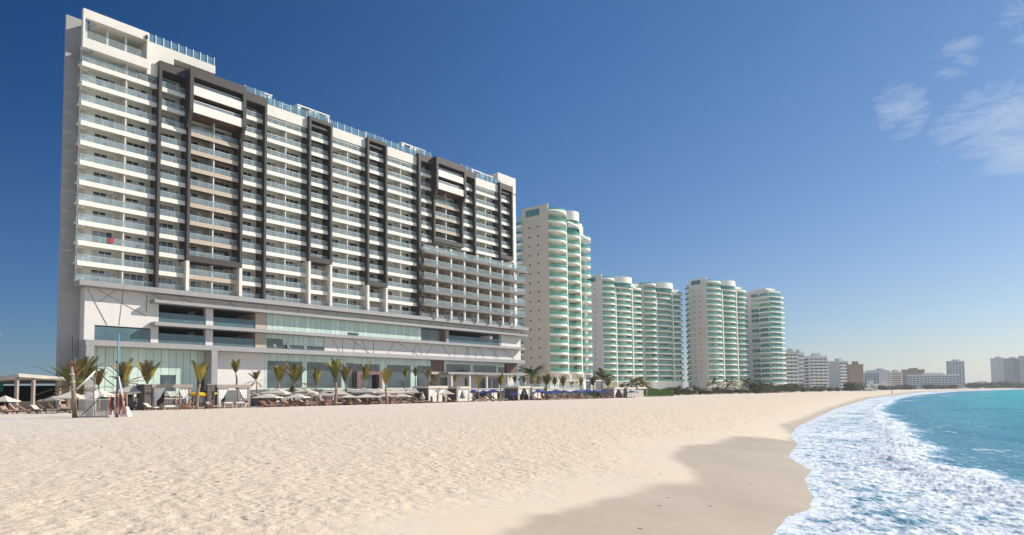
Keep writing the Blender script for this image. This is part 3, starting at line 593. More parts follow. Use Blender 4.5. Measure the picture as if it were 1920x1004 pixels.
# the hundred balconies nearest the camera are parts of their own, the rest one mesh
near = [x for x in balc if x[3] is not None]
near.sort(key=lambda q: q[0] + q[2] / 2)
own = near[:100]; ownset = set(id(x) for x in own); rest = [x for x in balc if id(x) not in ownset]
for (a, k, w, smm, rm, gm, first, bi) in own:
    p = put('balcony', smm, hotel, (a - S0, 2.9, zf(k)))
    put('railing', rm, p); put('glass_front', gm, p, (2.1 if first else 0, 0, 0))
def merged(name, items):
    V = []; Fc = []; MI = []; mats = []
    for me, loc in items:
        off = len(V); V += [tuple(v.co + Vector(loc)) for v in me.vertices]
        mm = []
        for q in me.materials:
            if q not in mats: mats.append(q)
            mm.append(mats.index(q))
        for p in me.polygons: Fc.append([off + i for i in p.vertices]); MI.append(mm[p.material_index])
    me = bpy.data.meshes.new(name); me.from_pydata(V, [], Fc)
    for q in mats: me.materials.append(q)
    me.polygons.foreach_set('material_index', MI); me.update(); return me
rs = put('balconies', merged('balconies', [(x[3], (x[0] - S0, 2.9, zf(x[1]))) for x in rest if x[3]]), hotel); rs['kind'] = 'stuff'; rs.name = 'balcony_rest'
r1 = put('railing', merged('railing', [(x[4], (x[0] - S0, 2.9, zf(x[1]))) for x in rest if x[4]]), rs); r1['kind'] = 'stuff'
r2 = put('glass_front', merged('glass_front', [(x[5], (x[0] - S0 + (2.1 if x[6] else 0), 2.9, zf(x[1]))) for x in rest]), rs); r2['kind'] = 'stuff'

# podium -------------------------------------------------------------------
def wallp(s0, s1, z0, z1, m='white2', t=-1.9, nm='podium_wall', d=2.5): h = HB(); h.b(s0, s1, t - d, t, z0, z1, M[m]); return hpart(nm, h)
def ledge(s0, s1, z0, z1, t0=-2.6, t1=0.0): h = HB(); h.b(s0, s1, t0, t1, z0, z1, M['gray']); return hpart('ledge', h)
ledge(33.9, 142.6, 18.76, 19.55, -2.89); ledge(44.7, 142.4, 17.1, 17.62, -1.89); ledge(44.8, 141.1, 13.36, 13.95, -1.89); ledge(34.9, 141.0, 9.62, 10.46, -3.0)
h = HB(); h.b(41.5, 139, -14, -9.1, 0, 18.7, M['white2']); hpart('podium_core', h)
wallp(35.22, 36.65, 10.4, 12.95)
wallp(54.0, 55.3, 10.4, 17.4, d=0.9, nm='column'); wallp(44.9, 46.1, 10.4, 12.95, d=0.9, nm='column'); wallp(63.3, 65.5, 10.4, 17.4, 'tan', d=4); wallp(112.75, 113.65, 13.7, 17.4, 'gray', nm='column'); wallp(132.4, 133.3, 13.7, 17.4, 'gray', nm='column')
wallp(133.3, 141.4, 13.7, 17.4)
# relief grooves on the white panels
G = [(35.55, 18.55, 38.4, 13.05), (36.9, 18.55, 44.1, 14.95), (40.6, 18.6, 40.1, 13.1), (37.0, 16.55, 39.5, 18.6), (44.2, 18.6, 44.15, 15.6)]
r = random.Random(5); s = 47.0
while s < 140:                                                       # frieze
    ty = r.choice([0, 1, 2]); G.append((s, 17.7, s + (0 if ty == 0 else r.uniform(1.5, 3)) * (1 if ty == 1 else -1), 18.7)); s += r.uniform(3, 9)
s = 79.5
for s, ds_ in ((80.0, 2.0), (82.6, .1), (84.6, 5.2), (86.1, -.8), (87.6, 1.6), (90.7, .05), (96.5, -1.9), (97.5, 6.4), (103.2, -1.5), (103.6, 1.2), (108.2, -2.1), (111.2, 3.0), (115.6, .0), (120, -.5), (120.4, 0), (123.4, -.2), (124.4, 2.0), (128.7, 3.5), (131, -.8), (134, 4.8)):
    G.append((s, 13.3, s + ds_, 10.5))
for (wa, wb, wz0, wz1), sel in (((35.22, 141.4, 17.4, 18.74), lambda g: min(g[1], g[3]) > 17.39 and g[0] > 46), ((35.22, 46.1, 12.95, 17.39), lambda g: g[0] < 46), ((78.3, 141.4, 10.4, 13.69), lambda g: g[1] < 14 and g[0] > 70)):
    h = HB(); h.b(wa, wb, -4.4, -1.9, wz0, wz1, M['white2'])
    for a, z0, b_, z1 in G:
        if sel((a, z0, b_, z1)): h.bar((a - S0, 1.885, z0), (b_ - S0, 1.885, z1), 0.11, 0.06, M['groove'])
    hpart('podium_wall', h)
# open terraces: dark recess, glass balustrade, ceiling
def terrace(s0, s1, z0, z1, gt, col='darkglass', t=-1.95):
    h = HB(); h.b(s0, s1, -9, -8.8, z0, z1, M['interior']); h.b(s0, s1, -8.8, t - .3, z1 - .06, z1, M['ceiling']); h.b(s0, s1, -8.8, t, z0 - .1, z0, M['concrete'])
    p = hpart('terrace', h)
    g = HB(); g.b(s0, s1, t - .1, t - .06, z0, gt, M['railp'])
    for s in np.arange(s0 + 1.4, s1, 1.45): g.b(s - .012, s + .012, t - .06, t - .05, z0, gt, M['mull'])
    hpart('railing', g, p); return p
terrace(46.15, 53.95, 13.96, 17.1, 15.75); terrace(55.35, 63.25, 13.96, 17.1, 15.7); terrace(36.7, 44.85, 10.47, 12.9, 12.75); terrace(46.15, 53.95, 10.47, 13.35, 12.25); terrace(55.35, 63.25, 10.47, 13.35, 12.2)
terrace(113.7, 132.35, 13.96, 17.1, 15.9)
def curtain(s0, s1, z0, z1, t, pw=1.45, m=('frost', 'frost2'), seed=0, dark=()):
    h = HB(); r = random.Random(seed); n = max(1, round((s1 - s0) / pw)); w = (s1 - s0) / n
    for i in range(n):
        a = s0 + i * w; h.b(a + .03, a + w - .03, t - .2, t + r.uniform(0, .02), z0, z1, M[m[r.randrange(len(m))]])
    p = hpart('curtain_wall', h)
    g = HB(); g.b(s0, s1, t - .25, t - .15, z0, z1, M['mull']); hpart('mullion', g, p)
    for (a, b_, zz0, zz1) in dark:
        g = HB(); g.b(a, b_, t + .02, t + .06, zz0, zz1, M['shopglass'])
        for s in np.arange(a + 1.45, b_ - .2, 1.45): g.b(s - .02, s + .02, t + .06, t + .08, zz0, zz1, M['mull'])
        hpart('window', g, p)
    return p
curtain(65.55, 104.6, 13.96, 17.1, -1.9, 1.2, seed=1, dark=[(83.9, 86.6, 13.96, 14.75)]); curtain(65.55, 78.25, 10.47, 13.35, -2.1, 1.2, seed=2, dark=[(65.7, 69.0, 10.5, 12.5), (69.0, 78.1, 10.5, 11.4)])
h = HB(); h.b(104.62, 110.6, -2.6, -2.2, 13.96, 17.1, M['shopglass']); hpart('window', h); h = HB(); h.b(110.6, 112.7, -4.0, -3.0, 13.96, 17.1, M['chocolate']); hpart('brown_wall', h)
# ground floor
TG = -2.75; ZT = 2.6
h = HB(); h.b(35.0, 36.1, -3, -0.02, 0, 9.61, M['gray']); hpart('pier', h); h = HB(); h.b(54.25, 55.3, -3, -0.02, 0, 9.61, M['gray']); hpart('pier', h)
curtain(36.1, 54.25, 0.5, 9.61, TG, 1.25, seed=3, dark=[(46.9, 49.4, ZT, 5.3), (53.0, 54.2, ZT, 6.3), (40.6, 42.0, ZT, 5.0)])
wallp(55.3, 65.6, 0.4, 9.61, t=TG, d=5)
curtain(65.6, 108.4, ZT, 9.61, TG, 1.25, seed=4, dark=[(66.3, 73.7, 3.1, 8.25), (74.8, 83.0, 3.1, 8.25), (84.2, 86.2, 3.1, 8.3), (86.3, 93.0, 6.7, 8.2), (95.1, 102.0, 3.1, 8.2), (104.0, 108.3, 3.1, 8.2)])
h = HB(); h.b(86.3, 93.0, TG, TG + 1.0, 5.9, 6.6, M['chocolate']); h.b(86.3, 87.3, TG, TG + 1.0, ZT, 5.9, M['chocolate']); h.b(92.2, 93.0, TG, TG + 1.0, ZT, 5.9, M['chocolate']); p = hpart('entrance_porch', h)
g = HB(); g.b(87.3, 92.2, TG + .03, TG + .1, ZT, 5.9, M['shopglass']); g.b(90.9, 92.0, TG + .1, TG + .12, ZT, 5.8, M['interior']); hpart('door', g, p)
wallp(108.4, 112.8, 7.0, 9.61, 'chocolate', t=TG, d=3, nm='brown_wall'); wallp(108.4, 112.8, 6.3, 7.0, 'tan', t=TG + .3, d=3)
h = HB(); h.b(108.4, 111, -6, -5.5, ZT, 6.3, M['interior']); hpart('doorway', h)
curtain(112.85, 135.4, 6.8, 9.61, TG, 1.45, seed=5, dark=[(113.6, 122.0, 6.9, 8.8), (123.3, 131.9, 6.9, 8.8), (132.9, 135.3, 6.9, 8.5)])
wallp(136.3, 141, 6.8, 9.61, 'chocolate', t=TG, d=3, nm='brown_wall'); wallp(135.4, 136.3, 6.8, 9.61, 'interior', t=TG - .8, d=2); ledge(111.0, 141.0, 6.28, 6.8, -3, 0.6)
wallp(112.8, 141.0, ZT, 6.28, 'white2', t=-4.2, d=2)
for s0, s1 in ((112.9, 115.2), (121.5, 122.5), (126.5, 131.5), (132.3, 134.8)):
    h = HB(); h.b(s0, s1, -4.2, -4.1, ZT, 5.6, M['shopglass']); hpart('window', h)
for s in (112.6, 118.9, 125.2, 133.5, 140.7): h = HB(); h.b(s - .2, s + .2, -0.4, 0.2, ZT, 6.27, M['white2']); hpart('column', h)

# roof furniture: white cabanas with curtains, umbrella, screens ---------------
def roof_cabana(label, s, w, t=-1.6, d=2.4, hgt=2.4, z=57.15):
    c = thing('roof_cabana', label, 'cabana', s * U + (t - 114) * N + Vector((0, 0, z)), RZH, 'white cabanas on the hotel roof')
    h = MB(); th = .16
    for x in (0, w - th):
        for y in (0, d): h.box(x, x + th, y, y + th, 0, hgt, M['frame_w'])
    h.build('frame', c)
    h = MB(); h.box(-.1, w + .1, -.1, d + .25, hgt, hgt + .22, M['frame_w']); h.build('roof', c)
    h = MB(); h.box(.2, w - .2, d - .05, d, 0, hgt, M['curtain2']); h.build('back_panel', c)
    h = MB()
    for x0, sg in ((th, 1), (w - th, -1)):
        p = [(x0, .02, hgt), (x0 + sg * .75, .02, hgt), (x0 + sg * .25, .06, hgt * .45), (x0 + sg * .3, .04, 0), (x0, .02, 0)]
        q = [(a, b_ + .06, c_) for a, b_, c_ in p]; h.poly(p + q, [(0, 1, 2, 3, 4), (9, 8, 7, 6, 5)] + [(i, (i + 1) % 5, 5 + (i + 1) % 5, 5 + i) for i in range(5)], M['frame_w'])
    h.build('curtain', c); return c
roof_cabana('white curtained cabana on the hotel roof, left of the touching pair in the middle', 71.6, 3.6)
roof_cabana('white curtained cabana on the hotel roof, right of the touching pair in the middle', 75.5, 3.5)
roof_cabana('white roof cabana on the hotel, left of the far pair', 98.6, 3.4)
roof_cabana('white roof cabana on the hotel, right of the far pair', 102.4, 3.4)
roof_cabana('slim white open pergola frame on the hotel roof next to the first brown box', 63.6, 2.4, hgt=2.3)
roof_cabana('low white tented cabana on the hotel roof, second from the first brown box', 67.6, 2.3, hgt=1.5)
roof_cabana('wide flat white awning on the hotel roof close to the right end block', 121.8, 4.1, hgt=2.1); roof_cabana('wide flat white awning on the hotel roof touching the right end block', 126.2, 4.0, hgt=2.0)
# dark chairs and small tables behind the balcony glass of the nearest bays
def patio_chair():
    c = thing('patio_chair', 'dark patio chair on a hotel balcony behind glass', 'chair', (0, 0, 0), RZH, 'dark chairs on the hotel balconies')
    h = MB(); h.box(-.28, .28, -.28, .28, .34, .42, M['furn']); h.build('seat', c)
    h = MB(); h.box(-.28, .28, .22, .30, .42, .85, M['furn']); h.build('backrest', c)
    for x in (-.24, .24):
        for y in (-.24, .24): h = MB(); h.box(x - .03, x + .03, y - .03, y + .03, 0, .34, M['furn']); h.build('leg', c)
    return c
pc = patio_chair(); first = True; r = random.Random(3)
spots = []
for bi, (a, b_, un, *_r) in enumerate(BAYS[:5]):
    for k in range(0, 9 if bi == 2 else 11):
        for i in range(un):
            if r.random() < 0.62: x = a + (b_ - a) / un * (i + r.uniform(.35, .75)); spots.append((x, -1.65, zf(k) + .03, RZH + r.uniform(-.5, .5)))
for x, t, z, rz in spots:
    c = pc if first else copy_tree(pc); first = False
    c.location = x * U + (t - 114) * N + Vector((0, 0, z)); c.rotation_euler = (0, 0, rz)

wc0 = None; r = random.Random(12)
for s_, zz, tt_ in [(x, 10.5, -2.6) for x in (37.9, 38.9, 40.6, 42.4, 43.8, 47.0, 48.2, 49.5, 51.1, 53.0, 56.2, 58.0, 59.9, 61.6)] + [(x, 10.5, -1.7) for x in (67.1, 70.2, 73.6)] + [(x, 14.0, -2.6) for x in (115.2, 117.9, 120.4, 123.6, 127.0, 129.3)]:
    if wc0 is None:
        wc0 = thing('terrace_chair', 'white chair standing on the podium terrace just behind the glass', 'chair', (0, 0, 0), RZH, 'white chairs on the podium terraces')
        h = MB(); h.box(-.25, .25, -.25, .25, .38, .46, M['frame_w']); h.build('seat', wc0); h = MB(); h.box(-.25, .25, .2, .27, .46, .98, M['frame_w']); h.build('backrest', wc0)
        for x in (-.22, .22):
            for y in (-.22, .22): h = MB(); h.box(x - .02, x + .02, y - .02, y + .02, 0, .38, M['frame_w']); h.build('leg', wc0)
        c = wc0
    else: c = copy_tree(wc0)
    c.location = s_ * U + (tt_ - 114) * N + Vector((0, 0, zz)); c.rotation_euler = (0, 0, RZH + r.uniform(-1, 1))

# towels hung over a few railings
r = random.Random(44); TW = {'red': (0.5, 0.05, 0.05), 'blue': (0.05, 0.16, 0.45), 'white': (0.75, 0.75, 0.75), 'orange': (0.7, 0.3, 0.08)}
for i, (bi, k, fr, cn) in enumerate([(0, 2, .42, 'red')]):
    a, b_ = BAYS[bi][:2]; s_ = a + (b_ - a) * fr
    if cn + '_towel' not in M: M[cn + '_towel'] = mat(cn + '_towel', TW[cn], 0.9, 0.1, 4)
    o = thing('towel', 'small red towel over a balcony railing near the lower left of the hotel', 'towel', s_ * U + (-0.84 - 114) * N + Vector((0, 0, zf(k))), RZH)
    h = MB(); h.poly([(-.35, -.03, .35), (.35, -.03, .33), (.35, -.03, 1.09), (-.35, -.03, 1.09), (.35, .11, 1.09), (-.35, .11, 1.09), (.35, .11, .6), (-.35, .11, .62)], [(0, 1, 2, 3), (3, 2, 4, 5), (5, 4, 6, 7)], M[cn + '_towel']); h.build('cloth', o)

# ================================================================== towers beyond the hotel
M['tside'] = mat('sand_coloured_tower_side', (0.60, 0.52, 0.42), 0.85, 0.06, 0.15, streak=0.12)
M['tside2'] = mat('pale_grey_tower_side', (0.66, 0.61, 0.55), 0.85, 0.06, 0.15, streak=0.1)
M['twhite'] = mat('tower_white_render', (0.88, 0.85, 0.76), 0.75, 0.05, 0.2, streak=0.05)
M['troom'] = mat('tower_room_wall', (0.80, 0.79, 0.70), 0.8, 0.1, 0.4)
M['ggreen'] = mat('green_tower_glass', (0.06, 0.28, 0.22), 0.12, 0.5, 0.35, spec=0.6, col2=(0.03, 0.14, 0.12))
M['gteal'] = mat('teal_window_glass', (0.09, 0.26, 0.24), 0.1, 0.5, 0.5, spec=0.7, col2=(0.02, 0.08, 0.09))
M['gpale'] = mat('pale_green_blind_behind_glass', (0.40, 0.52, 0.46), 0.3, 0.15, 0.5)
M['grail'] = glass('green_balcony_glass', (0.25, 0.62, 0.52), 0.42)
def arc(x0, x1, b, y=0.0, n=9, p=0.8):
    return [(x0 + (x1 - x0) * i / n, y - b * max(0.0, math.sin(math.pi * i / n)) ** p) for i in range(n + 1)]
def wavy_tower(root, x_off, W, cols, zbase, nf, pitch, D, side=True, side_m='tside', rear=False, seed=0):
    r = random.Random(seed); ztop = zbase + nf * pitch
    h = MB(); h.box(x_off + .5, x_off + W - .5, 1.6, D, 0, ztop - pitch * 0.2, M['troom']); h.build('wall', root)
    if side:
        h = MB(); x = x_off; zt = ztop + 2.6
        p = [(x, 0, 0), (x, D, 0), (x, D, zt), (x, 0, zt)]; q = [(a + .5, b, c) for a, b, c in p]
        h.poly(p + q, [(0, 3, 2, 1), (4, 5, 6, 7)] + [(i, (i + 1) % 4, 4 + (i + 1) % 4, 4 + i) for i in range(4)], M[side_m]); sw = h.build('side_wall', root)
        wm = MB(); wm.box(-.06, -.01, -.32, .32, 0, .62, M['darkglass']); wm.box(-.07, -.0, -.4, .4, -.1, -.02, M['twhite']); wm = wm.mesh('small_window')
        for k in range(nf - 1):
            for y in (D * 0.38, D * 0.72): put('small_window', wm, sw, (x, y, zbase + k * pitch + 1.4))
        h = MB(); h.box(x - .05, x - .005, D * .32, D * .86, ztop - .6, ztop + 1.6, M['gteal']); h.build('window', sw)
    if rear:
        bm = MB(); bm.prism([(-.9, D + 2), (-.9, D + .3), (-.4, D + .01), (.1, D + .01), (.1, D + 2)], -.5, .3, M['twhite']); bm.box(-.86, -.82, D + .4, D + 2, .3, 1.2, M['ggreen']); bm = bm.mesh('rear_balcony')
        for k in range(nf): put('rear_balcony', bm, root, (x_off, 0, zbase + k * pitch))
        h = MB(); h.box(x_off + .02, x_off + 3, D + .01, D + 2.2, 0, ztop, M['gpale']); h.build('rear_wall', root)
        
    for ci, (c0, c1, b, drop) in enumerate(cols):
        c0 += x_off; c1 += x_off; w = c1 - c0; line = arc(c0, c1, b)
        poly = [(c0, 1.7)] + line + [(c1, 1.7)]
        h = MB(); h.prism(poly, -0.52, 0.20, M['twhite']); bm = h.mesh('balcony')
        h = MB(); h.strip(line, 0.0, 0.20, 1.10, 0.06, M['grail']); h.strip(line, -0.02, 1.12, 1.17, 0.08, M['grail']); rm = h.mesh('railing')
        wms = []
        for q in range(4):
            h = MB(); n = max(2, int(w / 1.7)); pw = w / n
            for j in range(n):
                x0 = c0 + j * pw; kk = r.random(); mm = 'gteal' if kk < .36 else ('ggreen' if kk < .52 else ('gpale' if kk < .76 else 'troom'))
                if ci == 0 and r.random() < .5: mm = 'gpale'
                h.box(x0 + .08, x0 + pw - .08, 1.45, 1.6, 0.25, 2.3, M[mm])
            wms.append(h.mesh('window'))
        for k in range(nf - drop):
            p = put('balcony', bm, root, (0, 0, zbase + k * pitch)); put('railing', rm, p); put('window', wms[r.randrange(4)], p)
    # white piers between the columns
    for (c0, c1, b, drop) in cols[1:]:
        h = MB(); h.box(x_off + c0 - .25, x_off + c0 + .25, -0.6, 1.5, 0, ztop - pitch, M['twhite']); h.build('pier', root)
    # crown: drum, stepped curved parapets
    c = cols[1]; cx = x_off + (c[0] + c[1]) / 2; rad_ = (c[1] - c[0]) * .60
    ring = [(cx + rad_ * math.cos(a), 2.6 + rad_ * math.sin(a)) for a in np.linspace(0, 2 * math.pi, 28, endpoint=False)]
    h = MB(); h.prism(ring, ztop - .9, ztop + 2.3, M['twhite']); h.prism([(a * .92 + cx * .08, b * .92 + .2) for a, b in ring], ztop - pitch * (c[3] + .9), ztop - .91, M['ggreen']); h.build('drum', root)
    h = MB(); h.box(x_off + .5, x_off + cols[0][1], 3.0, D - 1, ztop - .6, ztop + 1.7, M['twhite']); h.box(x_off + cols[0][1] * .85, x_off + cols[0][1] * .85 + .4, 0.0, 3.0, ztop - .5, ztop + 1.9, M['twhite']); h.build('roof_room', root)
    h = MB(); h.box(x_off + .6, x_off + cols[0][1] - .5, 2.8, 2.99, ztop - .2, ztop + 1.8, M['gteal']); h.build('window', root)
    # stepped roof slabs joined by a sweeping parapet
    band_ = []; zs = []
    for (c0, c1, b, drop) in cols:
        ln = arc(c0 + x_off, c1 + x_off, b + .2); zc = ztop - drop * pitch
        h = MB(); h.prism([(c0 + x_off, 1.7)] + ln + [(c1 + x_off, 1.7)], zc - .42, zc + .1, M['twhite']); h.build('roof_slab', root)
        band_ += ln; zs += [zc] * len(ln)
    zs = np.convolve(np.pad(zs, 3, mode='edge'), np.ones(7) / 7, 'valid'); n = len(band_); p = []
    for (a, b), z in zip(band_, zs): p += [(a, b, z - .6), (a, b, z + .75), (a, b + .35, z + .75), (a, b + .35, z - .6)]
    h = MB(); h.poly(p, [(i * 4 + j, (i + 1) * 4 + j, (i + 1) * 4 + (j + 1) % 4, i * 4 + (j + 1) % 4) for i in range(n - 1) for j in range(4)], M['twhite'], True); h.build('top_band', root)
    for (c0, c1, b, drop) in cols:
        h = MB(); h.strip(arc(c0 + x_off, c1 + x_off, b), -.1, ztop - drop * pitch + .6, ztop - drop * pitch + 1.5, .05, M['grail']); h.build('roof_railing', root)
    h = MB(); h.box(x_off + cols[-1][0], x_off + W - 1, 1.7, D - 2, ztop - pitch * cols[-1][3] - .3, ztop + .2, M['twhite']); h.build('roof_room', root)
def axis(beta): return Vector((math.sin(beta), math.cos(beta), 0))
def tower_root(label, px, depth, beta, cat='tower', name='curved_tower', grp=None):
    P = pd(px, 700, depth); P.z = 0; v = axis(beta); return thing(name, label, cat, P, math.atan2(v.y, v.x), grp), P, v
t1, P, v = tower_root('tall tower with rounded white balconies and green glass, nearest to the hotel', 1031, 213, AZ)
wavy_tower(t1, 0, 23.5, [(0.4, 10.0, 2.6, 0), (9.8, 17.6, 2.3, 1), (17.9, 24.6, 1.8, 2)], 8.2, 17, 3.09, 10.6, True, 'tside', True, 1)
h = MB(); h.box(0.5, 24, 0.5, 9, 0, 0.6, M['twhite'])
for x in (3, 10, 17.6, 23): h.box(x, x + .5, -1, -.5, 0, 7.6, M['twhite'])
h.build('ground_floor', t1)
t2, P, v = tower_root('twin tower joined in the middle, rounded white balconies, two drums on top', 1131, 334, R_(52), name='twin_tower'); t2.scale = (1.29, 1, 1)
wavy_tower(t2, 0, 24.2, [(0.4, 7.6, 1.9, 0), (7.6, 17.2, 1.7, 0), (17.4, 23.6, 0.7, 1)], 7.0, 17, 3.05, 13, True, 'tside2', False, 2)
wavy_tower(t2, 24.6, 26.5, [(0.4, 8.0, 2.6, 0), (8.0, 18.5, 2.2, 0), (18.8, 26.0, 1.6, 1)], 7.0, 17, 3.05, 12, False, 'tside2', False, 3)
h = MB(); h.box(23.7, 25.0, -.1, 2, 0, 59, M['tside']); h.build('joining_wall', t2)
h = MB(); h.box(27, 49, -.5, 1.5, 0, 7, M['twhite']); h.build('ground_floor', t2)
t3, P, v = tower_root('slender tower of green glass and rounded balconies standing right of the twin tower', 1328, 366, R_(54)); t3.scale = (1.48, 1, 1)
wavy_tower(t3, 0, 25.0, [(0.4, 9.2, 2.2, 0), (9.4, 18.0, 1.9, 0), (18.2, 25.2, 1.4, 1)], 7.2, 18, 3.05, 11.5, True, 'tside2', True, 4)

# fourth tower: white, square windows on its shaded side and slabs round the corner
t4, P, v = tower_root('plain white tower with square windows and wrapped slabs, right of the curved towers', 1447, 390, R_(54), name='white_tower')
M['t4'] = mat('white_tower_wall', (0.66, 0.62, 0.60), 0.8, 0.05, 0.1)
h = MB(); h.box(0.0, 12.5, 0.3, 32, 0, 61.0, M['t4']); h.box(2, 11, 3, 14, 61, 62.6, M['twhite']); h.build('wall', t4)
r = random.Random(8); zb = 5.5
wins = {}
for nm, y0, y1, mm in (('a', 15.0, 18.2, 'gteal'), ('b', 7.2, 12.2, 'ggreen'), ('c', 1.2, 6.4, 'ggreen')):
    for m2 in ('gteal', 'ggreen', 'gpale'):
        h = MB(); n = 2 if nm == 'a' else 3; w = (y1 - y0) / n
        for j in range(n): h.box(-.10, -.02, y0 + j * w + .06, y0 + (j + 1) * w - .06, .5, 2.35, M[m2])
        wins[nm, m2] = h.mesh('window')
h = MB(); h.prism([(-.5, 7), (-.5, 0.2), (0, -.7), (4, -1.6), (9, -2.0), (13.5, -1.2), (14, 1), (12.4, 1), (0.0, 0.4), (0.0, 7)], -.45, .55, M['twhite']); bm = h.mesh('balcony')
h = MB(); h.strip([(-.5, 7), (-.5, .2), (0, -.7), (4, -1.6), (9, -2.0), (13.5, -1.2)], 0, .35, 1.2, .06, M['grail']); rm = h.mesh('railing')
h = MB(); [h.box(x, x + 1.9, 0.1, 0.28, .4, 2.5, M['ggreen' if i % 2 else 'gteal']) for i, x in enumerate((.5, 2.8, 5.1, 7.4, 9.7))]; fm = h.mesh('window')
for k in range(18):
    z = zb + k * 3.03; p = put('balcony', bm, t4, (0, 0, z)); put('railing', rm, p); put('window', fm, p)
    for nm in 'abc':
        if nm == 'a' and k in (1, 3, 10, 17): continue
        put('window', wins[nm, r.choice(['gteal', 'ggreen', 'gteal', 'gpale'])], t4, (0, 0, z))

# smaller and farther blocks -----------------------------------------------
def px_len(P, d, px):                        # length from P along d until it projects on column px
    q = pix_ray(px, 700); a = Vector((q.x, q.y)); 
    A_ = np.array([[d.x, -a.x], [d.y, -a.y]]); b = np.array([-P.x, -P.y]); return float(np.linalg.solve(A_, b)[0])
def block(name, label, xc, xl, xr, ytop, depth, beta, floors, wallm, winm, frontm=None, slab=None, nfw=3, nsw=2, zb=1.5, roof=None, side_windows=True, cat='building', wh=0.55):
    P = pd(xc, ytop, depth); H = P.z; P.z = 0; v = axis(beta); w = Vector((-math.cos(beta), math.sin(beta), 0))
    W_ = px_len(P, v, xr) if xr > xc else 8.0; D_ = px_len(P, w, xl) if xl < xc else 12.0
    o = thing(name, label, cat, P, math.atan2(v.y, v.x)); o.name = name
    h = MB(); h.box(0, W_, 0, D_, -1, H, M[wallm]); h.build('wall', o)
    ph = (H - zb - 1.2) / floors; fw = W_ / nfw; sw = D_ / nsw
    h = MB(); h.box(.12 * fw, .88 * fw, -.08, -.0, ph * .25, ph * (.25 + wh), M[winm]); fm = h.mesh('window')
    h = MB(); h.box(-.08, -.0, .15 * sw, .85 * sw, ph * .25, ph * (.25 + wh), M[winm]); sm = h.mesh('window')
    if slab:
        h = MB(); h.box(-.1, W_ + .1, -1.3, 0, -.15 * ph, .2 * ph, M[slab]); h.box(-.05, W_ + .05, -1.28, -1.2, .2 * ph, .42 * ph, M[slab]); bm = h.mesh('balcony')
    for k in range(floors):
        z = zb + k * ph
        if slab: put('balcony', bm, o, (0, 0, z))
        for j in range(nfw): put('window', fm, o, (j * fw, 0, z))
        if side_windows:
            for j in range(nsw): put('window', sm, o, (0, j * sw, z))
    h = MB(); h.box(-.3, W_ + .3, -.3, D_ + .3, H, H + .7, M[roof or wallm]); h.box(W_ * .3, W_ * .7, D_ * .2, D_ * .6, H + .7, H + 3.2, M[roof or wallm]); h.build('roof', o)
    return o, W_, D_, H
M['far_white'] = mat('far_white_wall', (0.72, 0.70, 0.66), 0.85, 0.05, 0.1)
M['far_grey'] = mat('far_grey_wall', (0.50, 0.50, 0.52), 0.85, 0.06, 0.1)
M['far_cream'] = mat('far_cream_wall', (0.62, 0.57, 0.48), 0.85, 0.06, 0.1)
M['far_brown'] = mat('far_brown_wall', (0.36, 0.27, 0.20), 0.85, 0.1, 0.1)
M['far_red'] = mat('far_red_brown_wall', (0.33, 0.18, 0.15), 0.85, 0.12, 0.1)
M['far_glass'] = mat('far_blue_glass', (0.10, 0.15, 0.20), 0.25, 0.3, 0.1, spec=0.5)
M['far_win'] = mat('far_dark_window', (0.10, 0.10, 0.11), 0.3, 0.3, 0.2)
block('apartment_block', 'cream block with balcony rows half hidden by the plain white tower', 1471, 1468, 1496, 661, 560, R_(80), 9, 'far_cream', 'far_win', slab='far_white', nfw=3, zb=4)
block('apartment_block', 'pale block behind the cream balcony block, taller stair tower on its roof', 1497, 1486, 1509, 662, 640, R_(60), 8, 'far_grey', 'far_win', nfw=2, zb=4, side_windows=False)
block('apartment_block', 'bright white block with long balcony bands and a dark window strip at its left', 1517, 1507, 1552, 669, 600, R_(75), 9, 'far_white', 'far_win', slab='far_white', nfw=4, nsw=1, zb=4)
block('apartment_block', 'white block with a blank grey side wall and slanted white roof', 1573, 1552, 1591, 678, 640, R_(70), 8, 'far_grey', 'far_win', slab='far_white', nfw=2, nsw=2, zb=3, side_windows=False, roof='far_white')
block('apartment_block', 'brown block standing at the end of the near beach row', 1592, 1588, 1619, 685, 560, R_(85), 8, 'far_brown', 'far_brown', nfw=3, nsw=1, zb=3, cat='building')
block('office_block', 'low blue glass block just behind the brown one', 1620, 1612, 1648, 699, 1000, R_(85), 6, 'far_grey', 'far_glass', nfw=5, nsw=1, zb=5, wh=.75)
block('hotel_block', 'blank grey block right of the blue glass block', 1645, 1631, 1667, 695, 1050, R_(80), 6, 'far_grey', 'far_grey', nfw=2, nsw=2, zb=5)
block('hotel_block', 'cream block with thin window bands in the far bay', 1668, 1664, 1692, 698, 1000, R_(85), 6, 'far_cream', 'far_win', nfw=1, nsw=1, zb=5, wh=.4)
block('hotel_block', 'reddish brown block behind the long grey one', 1694, 1690, 1734, 694, 1150, R_(88), 6, 'far_red', 'far_win', nfw=6, nsw=1, zb=6)
block('hotel_block', 'long low blue grey block with a flat white roof edge', 1704, 1699, 1798, 704, 950, R_(86), 5, 'far_grey', 'far_glass', nfw=14, nsw=1, zb=3, roof='far_white')
block('glass_tower', 'slim dark glass tower standing alone across the bay', 1779, 1775, 1809, 678, 1150, R_(88), 12, 'far_grey', 'far_glass', nfw=5, nsw=1, zb=3, wh=.7, cat='tower')
block('hotel_block', 'grey left wing of the big far hotel at the right edge', 1870, 1858, 1884, 672, 1300, R_(86), 12, 'far_grey', 'far_grey', nfw=1, nsw=1, zb=3)
block('hotel_block', 'big far hotel with dark vertical window rows at the right edge of the bay', 1884, 1883, 1915, 673, 1290, R_(88), 10, 'far_grey', 'far_glass', nfw=7, nsw=1, zb=4, wh=.9)
